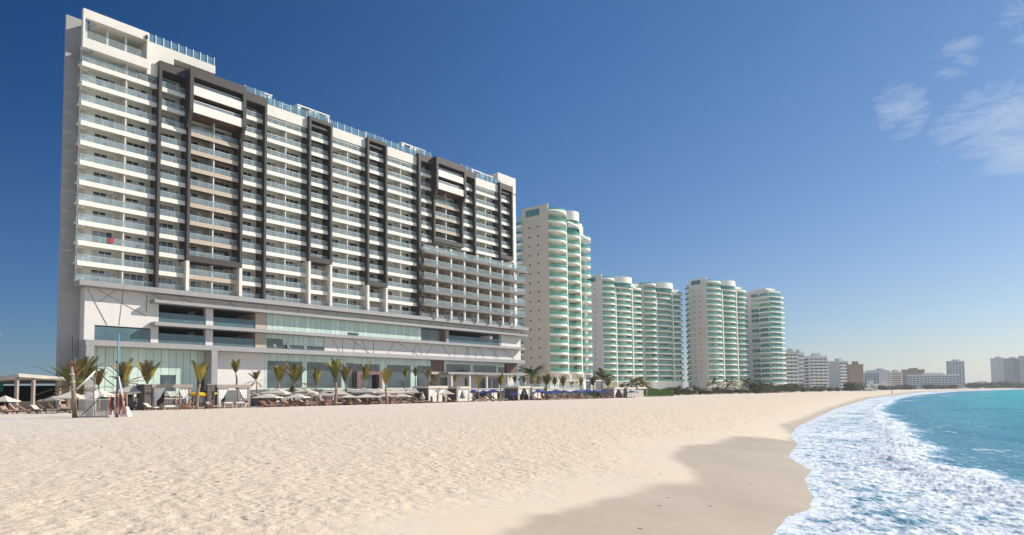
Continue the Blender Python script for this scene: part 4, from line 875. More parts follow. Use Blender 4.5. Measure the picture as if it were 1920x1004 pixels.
block('hotel_block', 'grey right wing of the big far hotel, cut by the picture edge', 1913, 1911, 1960, 668, 1280, R_(88), 12, 'far_grey', 'far_win', nfw=5, nsw=1, zb=4)
block('beach_house', 'low white beach house with a red awning below the brown block', 1621, 1617, 1645, 722, 480, R_(85), 2, 'far_white', 'far_red', nfw=2, nsw=1, zb=1, cat='house')
block('beach_house', 'lower white annex in front of the beach house', 1624, 1620, 1636, 730, 440, R_(85), 1, 'far_white', 'far_win', nfw=1, nsw=1, zb=0.5, cat='house')
block('beach_house', 'long pale terrace building between the palms left of the long grey block', 1645, 1643, 1668, 721, 700, R_(85), 1, 'far_white', 'far_win', nfw=4, nsw=1, zb=2, cat='house')
block('beach_house', 'low white pavilion on the far shore left of the big far hotel', 1812, 1810, 1838, 723, 1150, R_(88), 1, 'far_white', 'far_win', nfw=4, nsw=1, zb=2, cat='house')

# ================================================================== beach front
M['canvas'] = mat('beige_canvas', (0.66, 0.57, 0.47), 0.85, 0.06, 0.6)
M['canvas2'] = mat('pale_canvas', (0.68, 0.60, 0.51), 0.85, 0.05, 0.6)
M['canvas3'] = mat('grey_beige_canvas', (0.46, 0.42, 0.38), 0.85, 0.08, 0.6)
M['blue'] = mat('navy_canvas', (0.022, 0.045, 0.20), 0.8, 0.15, 0.8)
M['pole'] = mat('pale_pole', (0.62, 0.57, 0.48), 0.5, 0.05, 2)
M['wood'] = mat('red_brown_wood', (0.20, 0.085, 0.045), 0.6, 0.25, 2.5, 0.2, 20)
M['dwood'] = mat('dark_wood', (0.07, 0.05, 0.04), 0.7, 0.25, 2.5)
M['cushion'] = mat('tan_cushion', (0.42, 0.29, 0.21), 0.85, 0.08, 1)
M['cabin'] = mat('taupe_cabana_panel', (0.36, 0.30, 0.26), 0.75, 0.08, 0.7)
M['cabin_s'] = mat('dark_stone_panel', (0.13, 0.11, 0.10), 0.85, 0.3, 3.5, 0.3, 12)
M['drape'] = mat('white_drape', (0.80, 0.77, 0.74), 0.85, 0.05, 1)
M['trunk'] = mat('palm_trunk', (0.30, 0.22, 0.15), 0.9, 0.25, 5, 0.6, 14)
M['frond'] = mat('palm_frond_green', (0.10, 0.125, 0.025), 0.55, 0.3, 1.5, spec=0.3)
M['frond_y'] = mat('palm_frond_yellow', (0.36, 0.28, 0.045), 0.6, 0.3, 1.5, spec=0.3)
M['frond_b'] = mat('palm_frond_brown', (0.26, 0.17, 0.07), 0.8, 0.3, 1.5)
M['leaf'] = mat('bush_leaf', (0.045, 0.075, 0.022), 0.6, 0.4, 0.8, spec=0.3)
M['leaf2'] = mat('bush_leaf_olive', (0.11, 0.10, 0.04), 0.65, 0.35, 0.8, spec=0.25)
M['hedge'] = mat('bright_hedge_leaf', (0.17, 0.34, 0.03), 0.6, 0.3, 1.5, spec=0.3)
M['thatch'] = mat('thatch', (0.24, 0.18, 0.125), 0.95, 0.35, 4, 0.8, 18)
M['green_tarp'] = mat('green_tarp', (0.0, 0.20, 0.09), 0.7, 0.1, 1)
M['red'] = mat('dark_red_cloth', (0.32, 0.045, 0.035), 0.8, 0.25, 3)
M['poleblue'] = mat('pale_blue_painted_pole', (0.12, 0.30, 0.42), 0.4, 0.06, 2)
M['skin'] = mat('skin', (0.45, 0.25, 0.16), 0.6, 0.06, 5); M['hair'] = mat('dark_hair', (0.03, 0.02, 0.015), 0.7, 0.2, 5)
for k, c in dict(cwhite=(0.75, 0.75, 0.76), cblue=(0.02, 0.09, 0.50), cred=(0.5, 0.05, 0.03), cblack=(0.02, 0.02, 0.025), corange=(0.75, 0.28, 0.10), cnavy=(0.03, 0.05, 0.12), clilac=(0.45, 0.36, 0.48), cyellow=(0.70, 0.45, 0.02), cgrey=(0.2, 0.2, 0.22)).items():
    M[k] = mat('cloth_' + k[1:], c, 0.8, 0.1, 4)
NF = -86.0                                   # line of the front row
def dep(px, n=NF): return pn(px, 740, n)
def at(px, n=NF, z=0.0): p = dep(px, n); p.z = z; return p
def hz(px, py, n=NF): return pn(px, py, n).z  # height seen at that row on plane n
def mpp(px, n=NF): return dep(px, n).y / F_PX  # metres per photo pixel there
def sort_ord(lst): return sorted(lst, key=lambda q: q[0])

# raised pool terrace of the hotel ------------------------------------------
DECK = 2.6
tr = thing('pool_terrace', 'raised cream terrace along the foot of the hotel with a pale coping', 'terrace', at(560, -98), RZH)
L0 = (tr.location.dot(U)); t_len = (56 - L0, 146 - L0)
h = MB(); h.box(t_len[0], t_len[1], 0, 15, -0.5, DECK - .15, M['white']); h.build('wall', tr)
h = MB(); h.box(t_len[0] - .1, t_len[1] + .1, -.15, 15, DECK - .14, DECK + .02, M['white2']); h.build('coping', tr)
h = MB(); h.box(112 - L0, 146 - L0, 0.3, 0.34, DECK + .02, DECK + 1.1, M['rail'])
for s in np.arange(112, 146.1, 1.7): h.box(s - L0 - .03, s - L0 + .03, .34, .4, DECK, DECK + 1.12, M['steel'])
h.build('railing', tr)
tr2 = thing('garden_wall', 'low cream garden wall in front of the curved tower next to the hotel', 'wall', at(1010, -99), RZH)
h = MB(); h.box(0, 52, 0, 12, -.5, 1.9, M['concrete']); h.build('wall', tr2)
h = MB(); h.box(-.1, 52.1, -.1, .5, 1.91, 2.05, M['white2']); h.build('coping', tr2)
h = MB(); [h.box(x, x + .3, 2, 2.3, 1.9, 4.6, M['white']) for x in (4, 12, 20, 28, 36)]; h.box(3.5, 37, 1.8, 5, 4.6, 4.85, M['white2']); h.build('pergola', tr2)
wt = thing('garden_wall', 'low white wall at the foot of the twin tower behind the green hedge', 'wall', at(1150, -112), RZH)
h = MB(); h.box(0, 42, 0, 1, -.5, 2.0, M['concrete']); h.build('wall', wt)
h = MB(); h.box(-.1, 42.1, -.1, 1.1, 2.0, 2.12, M['white']); h.build('coping', wt)

# beach bar roof at the far left ---------------------------------------------
A_, B_, C_, D_ = pd(-60, 716, 100), pd(35, 700.5, 84), pd(230, 716.5, 112), pd(90, 716, 135)
bar_ = thing('beach_bar', 'open beach bar with a thin flat grey roof at the left edge', 'bar', (B_.x, B_.y, 0))
o = Vector((B_.x, B_.y, 0)); q = [p - o for p in (A_, B_, C_, D_)]
h = MB(); h.poly([(p.x, p.y, p.z - .42) for p in q] + [(p.x, p.y, p.z) for p in q], [(3, 2, 1, 0), (4, 5, 6, 7), (0, 1, 5, 4), (1, 2, 6, 5), (2, 3, 7, 6), (3, 0, 4, 7)], M['concrete']); h.build('roof', bar_)
for px_, d_ in ((31, 85), (62, 88), (111, 96), (160, 104)):
    p = pd(px_, 740, d_) - o; h = MB(); h.box(p.x - .17, p.x + .17, p.y - .17, p.y + .17, 0, 4.4, M['cabin']); h.build('column', bar_)
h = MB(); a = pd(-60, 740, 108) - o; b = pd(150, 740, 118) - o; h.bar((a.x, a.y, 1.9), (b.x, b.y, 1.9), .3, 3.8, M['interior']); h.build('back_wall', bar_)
h = MB(); a = pd(20, 740, 97) - o; b = pd(118, 740, 104) - o; h.bar((a.x, a.y, .6), (b.x, b.y, .6), .8, 1.2, M['tan']); h.build('counter', bar_)
gt = thing('tarp', 'bright green tarp hanging at the left edge under the bar roof', 'tarp', at(0, -100))
h = MB(); h.bar(pd(-30, 722, 100) - gt.location, pd(6, 722, 100) - gt.location, .1, 2.0, M['green_tarp']); h.build('cloth', gt)

# umbrellas -------------------------------------------------------------------
def umbrella_mesh(sides, sag=0.12):
    n = sides * 4; top = MB(); ring0, ring1 = [], []
    def rr(a): k = math.pi / sides; return math.cos(k) / math.cos((a % (2 * k)) - k)
    P = [(0, 0, 0.40)]
    for lv, (f, z) in enumerate(((0.5, 0.185), (1.0, 0.0), (1.0, -0.07))):
        for j in range(n): a = 2 * math.pi * j / n; s = rr(a) * f * 1.0; P.append((s * math.cos(a), s * math.sin(a), z - (sag * 0.15 if lv == 0 else 0)))
    Fc = [(0, 1 + j, 1 + (j + 1) % n) for j in range(n)]
    for lv in range(2): Fc += [(1 + lv * n + j, 1 + (lv + 1) * n + j, 1 + (lv + 1) * n + (j + 1) % n, 1 + lv * n + (j + 1) % n) for j in range(n)]
    return P, Fc
def umbrella(kind, r, matn, hh=2.5, pole='pole'):
    P, Fc = umbrella_mesh(kind); h = MB(); h.poly([(x * r, y * r, hh + z * r * 1.15) for x, y, z in P], Fc, M[matn]); cm = h.mesh('canopy')
    h = MB(); h.tube([(0, 0, 0), (0, 0, hh + .40 * r * 1.15)], .045, M[pole], 8); pm = h.mesh('pole')
    h = MB()
    for j in range(kind):
        a = 2 * math.pi * j / kind; h.bar((0, 0, hh + .30 * r), (r * .97 * math.cos(a), r * .97 * math.sin(a), hh - .02), .03, .03, M[pole])
    rm = h.mesh('ribs'); h = MB(); h.prism([(.3 * math.cos(a), .3 * math.sin(a)) for a in np.linspace(0, 6.283, 12, endpoint=False)], 0, .1, M['furn']); bm = h.mesh('base')
    return cm, pm, rm, bm
UM = {'beige': umbrella(4, 2.15, 'canvas', 2.35), 'pale': umbrella(4, 2.15, 'canvas2', 2.35), 'grey': umbrella(4, 2.15, 'canvas3', 2.35), 'blue': umbrella(8, 1.65, 'blue', 2.25)}
# px of apex, py of apex, half width px, plane, colour
UL = [(133, 734, 30, -82, 'beige'), (186, 730, 32, -84, 'pale'), (250, 721, 37, -90, 'beige'), (10, 742, 22, -88, 'pale'), (99, 742, 22, -92, 'grey'), (312, 733, 20, -96, 'grey'), (336, 735, 18, -97, 'beige'),
      (377, 734, 14, -97, 'pale'), (474, 736, 22, -97, 'beige'), (502, 738, 30, -88, 'beige'), (520, 727, 30, -93, 'pale'), (558, 738, 24, -86, 'pale'), (572, 727, 28, -92, 'pale'), (606, 735, 30, -90, 'grey'), (637, 731, 24, -89, 'pale'),
      (655, 739, 22, -87, 'pale'), (682, 727, 27, -92, 'grey'), (688, 739, 32, -86, 'pale'), (709, 728, 22, -92, 'pale'), (724, 737, 20, -89, 'beige'), (742, 729, 28, -91, 'beige'), (752, 738, 22, -87, 'pale'), (777, 728, 17, -90, 'beige'), (838, 732, 17, -86, 'beige'), (985, 736, 12, -98, 'pale')]
UL = sorted(UL, key=lambda q: q[0])
names = {'beige': 'beige', 'pale': 'pale cream', 'grey': 'grey beige'}
cnt = {}; tot = {c: sum(1 for q in UL if q[4] == c) for c in names}
for (px_, py_, hw, n, c) in UL:
    i = cnt.get(c, 0); cnt[c] = i + 1; p = at(px_, n); z = hz(px_, py_, n); R = hw * mpp(px_, n) * 1.10; kr = R / 2.15; kz = z / (2.35 + 2.15 * 1.15 * .40)
    last = ' and rightmost' if i == tot[c] - 1 else ''
    o = thing('parasol', '%s square parasol over the loungers, %s of the %s ones' % (names[c], ORD[i], names[c]), 'parasol', p, RZH + R_(8) * math.sin(px_), 'square parasols over the loungers', (kr, kr, kz))
    for nm, me_ in zip(('canopy', 'pole', 'ribs', 'base'), UM[c]): put(nm, me_, o)
BL = [(888, 731, 13, -90), (907, 732, 12, -94), (925, 730, 15, -89), (946, 731, 10, -93), (963, 737, 12, -86), (1008, 731, 19, -88), (1031, 733, 16, -85), (1043, 731, 16, -90), (1058, 732, 15, -86), (1081, 732, 18, -87), (1100, 731, 17, -90), (1116, 732, 14, -86), (1133, 732, 13, -88), (1184, 733, 11, -86)]
for i, (px_, py_, hw, n) in enumerate(BL):
    p = at(px_, n); z = hz(px_, py_ - 1, n); R = hw * mpp(px_, n) * 1.22; kr = R / 1.65; kz = z / (2.35 + 1.65 * 1.15 * .40)
    o = thing('parasol', 'navy blue round parasol on the beach, %s of the blue ones' % ORD[i], 'parasol', p, i * .3, 'navy blue parasols', (kr, kr, kz))
    for nm, me_ in zip(('canopy', 'pole', 'ribs', 'base'), UM['blue']): put(nm, me_, o)
# closed umbrellas
def closed(px_, ytop, n, matn, label):
    p = at(px_, n); z = hz(px_, ytop, n); o = thing('closed_parasol', label, 'parasol', p)
    h = MB(); h.tube([(0, 0, z), (0, 0, z - .25), (0, 0, z * .55), (0, 0, z * .33)], [.05, .14, .42, .5], M[matn], 9); h.build('canopy', o)
    h = MB(); h.tube([(0, 0, 0), (0, 0, z + .1)], .045, M['pole'], 8); h.build('pole', o)
closed(792, 735, -88, 'canvas3', 'folded tan parasol left of the walking man in blue'); closed(867, 733, -84, 'cgrey', 'folded dark grey parasol inside the white draped cabana'); closed(981, 730, -86, 'furn', 'folded black parasol between two white drapes'); closed(1090, 733, -86, 'drape', 'folded white parasol in the blue row')

# cabanas ---------------------------------------------------------------------
def cabana(label, pxl, pxr, ytop, side_px, n=-87.5, full=False, dark=True, d=3.0, wall='cabin_s', fascia='cabin', beds=2):
    a = at(pxl, n); b = at(pxr, n); W_ = (b - a).length; z = hz(pxl, ytop, n)
    c = thing('cabana', label, 'cabana', a, RZH, 'draped cabanas on the sand'); ps = .22
    h = MB(); h.box(-.15, W_ + .15, -.15, d + .15, z - .42, z, M[fascia]); h.build('roof', c)
    for x in (0, W_ - ps):
        for y in (0, d - ps): h = MB(); h.box(x, x + ps, y, y + ps, 0, z - .42, M[fascia]); h.build('post', c)
    h = MB(); h.box(.0, .12, ps, d - ps, 0, z - .42, M[wall]); h.build('side_panel', c)
    h = MB(); h.box(ps, W_ * (.97 if full else .55), d - .15, d - .05, 0, z - .42, M[wall]); h.build('back_panel', c)
    h = MB(); h.box(-.1, W_ + .1, -.2, d, 0, .12, M['wood']); h.build('floor', c)
    for x0, sg in ((ps, 1), (W_ - ps, -1)):
        h = MB(); n_ = 7; P = []; zt = z - .44
        for k in range(9):
            f = k / 8; wdt = (1.15 * (1 - f) ** 1.5 + .30) if f < .62 else .32 + .1 * (f - .62); zz = zt * (1 - f) + .1
            for j in range(n_): P.append((x0 + sg * wdt * j / (n_ - 1), .06 + .05 * (j % 2), zz))
        h.poly(P, [(k * n_ + j, k * n_ + j + 1, (k + 1) * n_ + j + 1, (k + 1) * n_ + j) for k in range(8) for j in range(n_ - 1)], M['drape']); h.build('drape', c)
    return c, W_, z, d
cabs = [('taupe roofed cabana with tied white drapes, left of the yellow kayak', 286, 358, 721, 0), ('taupe roofed cabana with two daybeds inside, right of the dark stone screen', 408, 468, 721.5, 0),
        ('cabana with pale drapes just left of the man in blue', 804, 838, 724, 0), ('white draped cabana holding a folded dark grey parasol', 857, 881, 725, 0), ('white draped cabana holding a folded black parasol', 972, 994, 724.5, 0),
        ('white draped cabana at the start of the blue parasols', 998, 1019, 725.5, 0), ('small cabana with white posts, left of the last pair before the hedge', 1152, 1169, 727, 0), ('small cabana with white posts, right of the last pair before the hedge', 1176, 1191, 727, 0)]
CB = []
for lab, l, r_, yt, sp in cabs: CB.append(cabana(lab, l, r_, yt, sp, fascia='cabin' if l < 600 else 'canvas2', wall='cabin_s' if l < 1100 else 'cabin', d=3.0 if l < 600 else 4.0, full=(l == 804)))
# screen wall beside the second cabana, low pavilion
o = thing('stone_screen', 'dark stone screen wall between the kayak and the second cabana', 'wall', at(389, -87), RZH); h = MB(); h.box(0, 1.0, 0, .5, 0, hz(389, 722, -87), M['cabin_s']); h.build('panel', o); h = MB(); h.box(-.05, 1.05, -.05, .55, hz(389, 722, -87), hz(389, 722, -87) + .1, M['cabin']); h.build('cap', o)
o = thing('stone_screen', 'dark stone screen wall at the left side of the first cabana', 'wall', at(271, -87), RZH); h = MB(); h.box(0, .8, 0, 2.5, 0, hz(271, 722, -87), M['cabin_s']); h.build('panel', o); h = MB(); h.box(-.05, .85, -.05, 2.55, hz(271, 722, -87), hz(271, 722, -87) + .1, M['cabin']); h.build('cap', o)
o = thing('canopy', 'small low canopy with a pale curved roof, left of the green hedge', 'canopy', at(1197, -88), RZH); w = 5.0
h = MB(); h.prism([(0, 0), (w, 0), (w, 3), (0, 3)], 2.3, 2.5, M['canvas2']); h.box(.3, w - .3, .3, 2.7, 2.5, 2.75, M['canvas2']); h.build('roof', o)
for x in (.1, w - .2):
    for y in (.1, 2.8): h = MB(); h.box(x, x + .1, y, y + .1, 0, 2.3, M['pole']); h.build('post', o)
# massage style daybeds, tables
def table(label, px_, n, mm='cushion', w=1.3, hgt=.7, cat='table', nm='massage_table'):
    o = thing(nm, label, cat, at(px_, n), RZH); h = MB(); h.box(-w / 2, w / 2, -.4, .4, hgt - .12, hgt, M[mm]); h.build('top', o)
    for x in (-w / 2 + .1, w / 2 - .1):
        for y in (-.3, .3): h = MB(); h.box(x - .04, x + .04, y - .04, y + .04, 0, hgt - .12, M['pole']); h.build('leg', o)
    h = MB(); h.box(-w / 2 + .1, w / 2 - .1, -.3, .3, hgt, hgt + .12, M['cwhite']); h.build('towel', o)
table('white towelled massage table, left one inside the second cabana', 427, -86); table('white towelled massage table, right one inside the second cabana', 449, -86); table('low table with a white top inside the first cabana', 322, -86.5, 'canvas2', 2.0, .45)
table('wide wooden bar counter table behind the first cabana', 330, -92, 'wood', 4.2, 1.3, 'table', 'bar_table')
# yellow kayak on a rack
o = thing('kayak', 'bright yellow kayak lying on a rack between the first two cabanas', 'kayak', at(381, -87.5, 1.9), RZH)
h = MB(); h.tube([(-1.9, 0, .12), (-1.2, 0, 0), (0, 0, -.05), (1.2, 0, 0), (1.9, 0, .12)], [.04, .3, .36, .3, .04], M['cyellow'], 10); h.build('hull', o); h = MB(); h.tube([(-.45, 0, .26), (.45, 0, .26)], .17, M['cblack'], 8); h.build('seat', o)
o = thing('kayak_rack', 'dark wooden rack that carries the yellow kayak', 'rack', at(381, -87.3), RZH); h = MB()
for x in (-1.2, 1.2): h.box(x - .05, x + .05, -.4, -.3, 0, 2.3, M['dwood']); h.box(x - .05, x + .05, .3, .4, 0, 2.3, M['dwood'])
h.build('upright', o)
for i, z in enumerate((.6, 1.45)): h = MB(); [h.box(x - .05, x + .05, -.3, .3, z, z + .08, M['dwood']) for x in (-1.2, 1.2)]; h.box(-1.2, 1.2, -.05, .05, z, z + .06, M['dwood']); h.build('shelf', o)

# loungers --------------------------------------------------------------------
def lounger(frame='wood', cush='cushion', up=0.55):
    h = MB(); h.box(-.34, .34, -1.0, 1.0, .22, .32, M[frame]); fr = h.mesh('frame')
    h = MB(); h.box(-.31, .31, -1.0, .25, .32, .42, M[cush]); cu = h.mesh('cushion')
    h = MB(); h.obox((0, .25 + .42 * math.cos(up), .36 + .42 * math.sin(up)), (1, 0, 0), (0, math.cos(up), math.sin(up)), (0, -math.sin(up), math.cos(up)), .32, .43, .06, M[frame]); h.obox((0, .25 + .42 * math.cos(up) - .06 * math.sin(up), .44 + .42 * math.sin(up)), (1, 0, 0), (0, math.cos(up), math.sin(up)), (0, -math.sin(up), math.cos(up)), .29, .42, .05, M[cush]); bk = h.mesh('backrest')
    h = MB(); h.box(-.04, .04, -.04, .04, 0, .22, M[frame]); lg = h.mesh('leg'); return fr, cu, bk, lg
LV = [lounger(), lounger('wood', 'cushion', .9), lounger('dwood', 'canvas2', .5), lounger('wood', 'cgrey', .7)]
ND = ['red brown lounger with tan cushion', 'red brown lounger with steep backrest', 'dark lounger with pale cushion', 'red brown lounger with grey cushion']
LP = [(12, -86.5, 0), (34, -84, 1), (52, -86, 0), (72, -87, 2), (90, -85, 3), (106, -86, 1), (122, -88, 0), (238, -91, 0), (264, -90, 1), (283, -84.5, 2), (352, -84.5, 0), (368, -86, 1), (396, -84.8, 0),
      (498, -86, 0), (512, -86, 3), (527, -86.5, 2), (540, -85.5, 0), (553, -86.5, 1), (566, -86, 0), (580, -86, 3), (593, -86.5, 0), (607, -86, 1), (620, -86.3, 0), (634, -86.5, 2), (648, -86, 0), (661, -86, 1), (675, -86, 0), (689, -86.4, 0), (702, -86, 3), (716, -86.5, 0), (729, -86, 1), (743, -86, 0), (757, -86.5, 2), (770, -86, 0), (784, -86.2, 1), (797, -86, 2),
      (846, -86, 0), (893, -86, 2), (905, -86, 0), (918, -86.3, 2), (930, -86, 3), (943, -86, 2), (1008, -85, 0), (1020, -85, 1), (1032, -85, 0), (1044, -85.4, 0), (1056, -85, 3), (1068, -85, 0), (1080, -85, 1), (1092, -85, 0), (1104, -85, 2), (1117, -85, 0), (1129, -85, 3), (1140, -85, 0)]
# those under the square parasols in the middle of the row cannot be told apart
rl = random.Random(9); NLP = len(LP); LP += [(x + rl.uniform(-3, 3), -89 + rl.uniform(-.8, .8), rl.choice([0, 0, 1, 3, 2])) for x in range(500, 800, 12)]
for i, (px_, n, k) in enumerate(LP):
    if px_ < 480: lab = ND[k] + ', %s at the left end' % ORD[i]; g = 'loungers at the left end'
    elif px_ < 860: lab = ND[k] + ' under the long row of square parasols'; g = 'loungers under the square parasols: ' + ND[k]
    else: lab = ND[k] + ' in the row under the navy parasols'; g = 'loungers under the navy parasols: ' + ND[k]
    o = thing('lounger', lab, 'lounger', at(px_, n), RZH + (math.pi / 2 - .25 if i % 3 else .15) + .2 * math.sin(i * 5), g)
    for nm, me_ in zip(('frame', 'cushion', 'backrest'), LV[k]): put(nm, me_, o)
    for x in (-.28, .28):
        for y in (-.9, .9): put('leg', LV[k][3], o, (x, y, 0))
# small service tables and baskets among them
for i, (px_, n) in enumerate([(505, -85), (546, -85), (600, -85), (655, -85), (710, -85), (765, -85)]):
    o = thing('side_table', 'small round wooden side table between loungers, %s of the six' % ORD[i], 'table', at(px_, n), 0, 'side tables between the loungers')
    h = MB(); h.prism([(.28 * math.cos(a), .28 * math.sin(a)) for a in np.linspace(0, 6.283, 12, endpoint=False)], .42, .46, M['wood']); h.build('top', o); h = MB(); h.tube([(0, 0, 0), (0, 0, .42)], .05, M['dwood'], 7); h.build('leg', o)
# low brown service huts behind the parasols
for lab, px_, n, w, hh, mm in (('dark brown service hut behind the first square parasols', 188, -96, 8, 2.0, 'interior'), ('taupe service wall behind the parasols in the middle', 545, -96, 9, 1.7, 'canvas3'), ('grey shelter seen between the middle parasols', 660, -96.5, 12, 2.1, 'cabin_s')):
    o = thing('service_hut', lab, 'hut', at(px_, n), RZH); h = MB(); h.box(-w / 2, w / 2, 0, 1.2, 0, hh, M[mm]); h.build('wall', o); h = MB(); h.box(-w / 2 - .2, w / 2 + .2, -.3, 1.3, hh, hh + .14, M['canvas3']); h.build('roof', o)

for i, (px_, w) in enumerate([(300, 7), (500, 5), (590, 5), (625, 6), (690, 7), (742, 7), (775, 4), (905, 6), (950, 6), (1040, 8), (1078, 8), (1112, 6)]):  # dark boards added to darken the gaps beneath the parasols
    o = thing('backdrop', 'added dark windbreak behind the parasols, %s of the windbreaks' % ORD[i], 'screen', at(px_, -94.5), RZH, 'added dark backdrops behind the parasols'); h = MB(); n_ = int(w / .32)
    for k in range(n_): h.box(-w / 2 + k * .32, -w / 2 + k * .32 + .27, 0, .05, .1, 1.62 + .05 * (k % 3), M['cabin_s' if k % 4 else 'dwood'])
    h.build('boards', o)
    for x in (-w / 2 + .1, w / 2 - .1): h = MB(); h.box(x - .05, x + .05, .06, .16, 0, 1.8, M['dwood']); h.build('post', o)
# palms -------------------------------------------------------------------------
def palm_meshes(style, seed):
    r = random.Random(seed); H_ = 5.0; tk = MB(); lean = r.uniform(-.25, .25)
    tf = {'tied': .50, 'half': .50, 'full': .60}[style]; pts = [(lean * (k / 7) ** 2, .1 * math.sin(k), H_ * tf * k / 7) for k in range(8)]; pts = [(a, b * .3, c) for a, b, c in pts]
    tk.tube(pts, [.13 - .007 * k for k in range(8)], M['trunk'], 8); top = Vector(pts[-1])
    cr = MB(); nf = {'tied': 13, 'half': 17, 'full': 22}[style]
    for i in range(nf):
        az = 2 * math.pi * i / nf * 1.618 + r.uniform(-.3, .3)
        tilt = {'tied': r.uniform(.02, .26), 'half': r.uniform(.05, .62) if i < 12 else r.uniform(.8, 2.2), 'full': r.uniform(.25, 1.7)}[style]; L = {'tied': 2.5, 'half': 2.5, 'full': 2.6}[style] * r.uniform(.75, 1.1)
        mm = r.choice({'tied': ['frond', 'frond_y', 'frond_y', 'frond_b', 'frond'], 'half': ['frond', 'frond_y', 'frond', 'frond_b', 'frond_b'], 'full': ['frond', 'frond', 'leaf', 'frond_y']}[style])
        d = Vector((math.cos(az), math.sin(az), 0)); p = top.copy(); n = 11; seg = L / n; t = tilt; bend = {'tied': .0, 'half': .02, 'full': .08}[style]
        side = Vector((-d.y, d.x, 0)); prev = p.copy()
        for k in range(n):
            dirv = d * math.sin(t) + Vector((0, 0, math.cos(t))); q = p + dirv * seg; cr.bar(p, q, .035, .03, M[mm])
            if k > 1:
                for q0 in (p, p + (q - p) * .34, p + (q - p) * .67):
                    for sg in (-1, 1):
                        wl_ = .62 * math.sin(math.pi * min(1, (k + .6) / (n + .8))) ** .6 * r.uniform(.8, 1.1) * (0.75 if style == 'tied' else 1)
                        tip = q0 + (side * sg * (.55 if style != 'full' else .75) + dirv * .8 + Vector((0, 0, -.30 if style == 'full' else -.1))) * wl_
                        up = dirv * .042; cr.poly([q0 - up, q0 + up, tip + up * .2, tip - up * .2], [(0, 1, 2, 3)], M[mm])
            p = q; t += bend + .007 * k
    return tk.mesh('trunk'), cr.mesh('crown')
PV = {'tied': [palm_meshes('tied', i) for i in range(5)], 'half': [palm_meshes('half', 20 + i) for i in range(5)], 'full': [palm_meshes('full', 40 + i) for i in range(4)]}
PH = {'tied': 5.1, 'half': 5.0, 'full': 4.6}
#       px, top py, plane, base z, style, width factor, label
PL = [(126, 674, -90, 0, 'half', 1.35, 'bushy yellow green palm at the left corner of the hotel'), (160, 664, -93, 0, 'half', 1.0, 'tall dark palm in front of the grey pier at the hotel corner'), (187, 684, -95, 0, 'half', .8, 'short brownish palm left of the blue pole'),
      (237, 671, -93, 0, 'half', .95, 'broad yellow palm right of the blue pole'), (275, 675, -96, 0, 'tied', 1.5, 'sparse palm with two split fronds before the green glass'), (369, 671, -85, 0, 'tied', 1.25, 'tall slim palm standing between the first two cabanas'),
      (444, 673, -97, 2.6, 'tied', 1.3, 'palm against the white wall right of the grey pier'), (482, 692, -97, 2.0, 'half', .9, 'small open palm against the white wall'), (520, 677, -97, 0, 'tied', 1.3, 'first palm before the dark shop windows'), (551, 678, -92, 0, 'half', .95, 'ragged brown palm beside a dark post'),
      (591, 685, -96, 0, 'tied', .9, 'small tight palm before the second dark window'), (630, 671, -85, 0, 'tied', 1.25, 'tallest palm of the middle row, on the sand edge'), (652, 683, -95, 0, 'tied', 1.2, 'dark green palm left of the brown porch'), (684, 675, -96, 0, 'tied', .9, 'thin palm right in front of the brown porch'),
      (725, 689, -85, 0, 'tied', 1.35, 'palm on the sand right of the brown porch'), (759, 690, -97, 2.6, 'tied', 1.0, 'yellow tied palm on the terrace, left of a pair'), (779, 688, -97, 2.6, 'tied', 1.0, 'dark tied palm on the terrace, middle of three'), (804, 690, -97, 2.6, 'half', .75, 'brown and green palm by the brown wall block'),
      (853, 698, -96, 1.5, 'tied', 1.1, 'yellow palm over the second white draped cabana'), (898, 700, -85, 0, 'tied', .8, 'thin palm rising among the first navy parasols'), (938, 698, -85, 0, 'tied', 1.05, 'yellow palm between the navy parasols on the sand edge'), (965, 703, -97, 1.5, 'tied', 1.0, 'yellow palm before the brown end wall of the hotel'),
      (985, 703, -98, 1.5, 'half', .7, 'bright yellow short palm at the right corner of the hotel'), (997, 685, -104, 1, 'full', .95, 'big dark fan crowned palm between the hotel and the curved tower'), (1008, 706, -98, 1, 'half', .7, 'low olive palm below the big dark one'),
      (1024, 698, -92, 0, 'half', 1.2, 'wide drooping palm before the blank tower side'), (1039, 706, -100, 0, 'tied', 1.1, 'small palm at the foot of the curved tower, left one'), (1058, 704, -98, 0, 'tied', 1.3, 'brown palm before the green ground floor glass'), (1072, 712, -102, 0, 'tied', .9, 'tiny palm before the curved tower entrance'), (1091, 705, -98, 0, 'tied', 1.0, 'green palm right of the curved tower entrance'),
      (1112, 703, -96, 0, 'tied', 1.3, 'upright palm left of the dark crowned palm'), (1127, 692, -104, 0, 'full', .9, 'dark crowned palm between the curved and the twin tower'), (1141, 706, -100, 0, 'half', .9, 'olive palm right of the dark crowned palm'),
      (1188, 707, -108, 0, 'full', 1.0, 'left palm of the pair before the middle of the twin tower'), (1206, 709, -108, 0, 'full', .95, 'right palm of the pair before the middle of the twin tower'), (1166, 717, -104, 0, 'half', 1.1, 'low palm at the left foot of the twin tower'),
      (1301, 722, -118, 0, 'half', 1.3, 'yellowish palm right of the first thatched hut'), (1274, 722, -114, 0, 'half', 1.2, 'olive palm at the right foot of the twin tower'), (1337, 710, -125, 0, 'full', 1.0, 'leaning palm before the slender tower'), (1345, 724, -120, 0, 'half', 1.2, 'low palm below the leaning palm'), (1371, 709, -125, 0, 'full', 1.1, 'palm with a wide crown before the slender tower'),
      (1398, 709, -125, 0, 'full', 1.1, 'palm with a wide crown before the plain white tower'), (1416, 724, -125, 0, 'half', 1.2, 'yellow green palm right of the third thatched hut')]
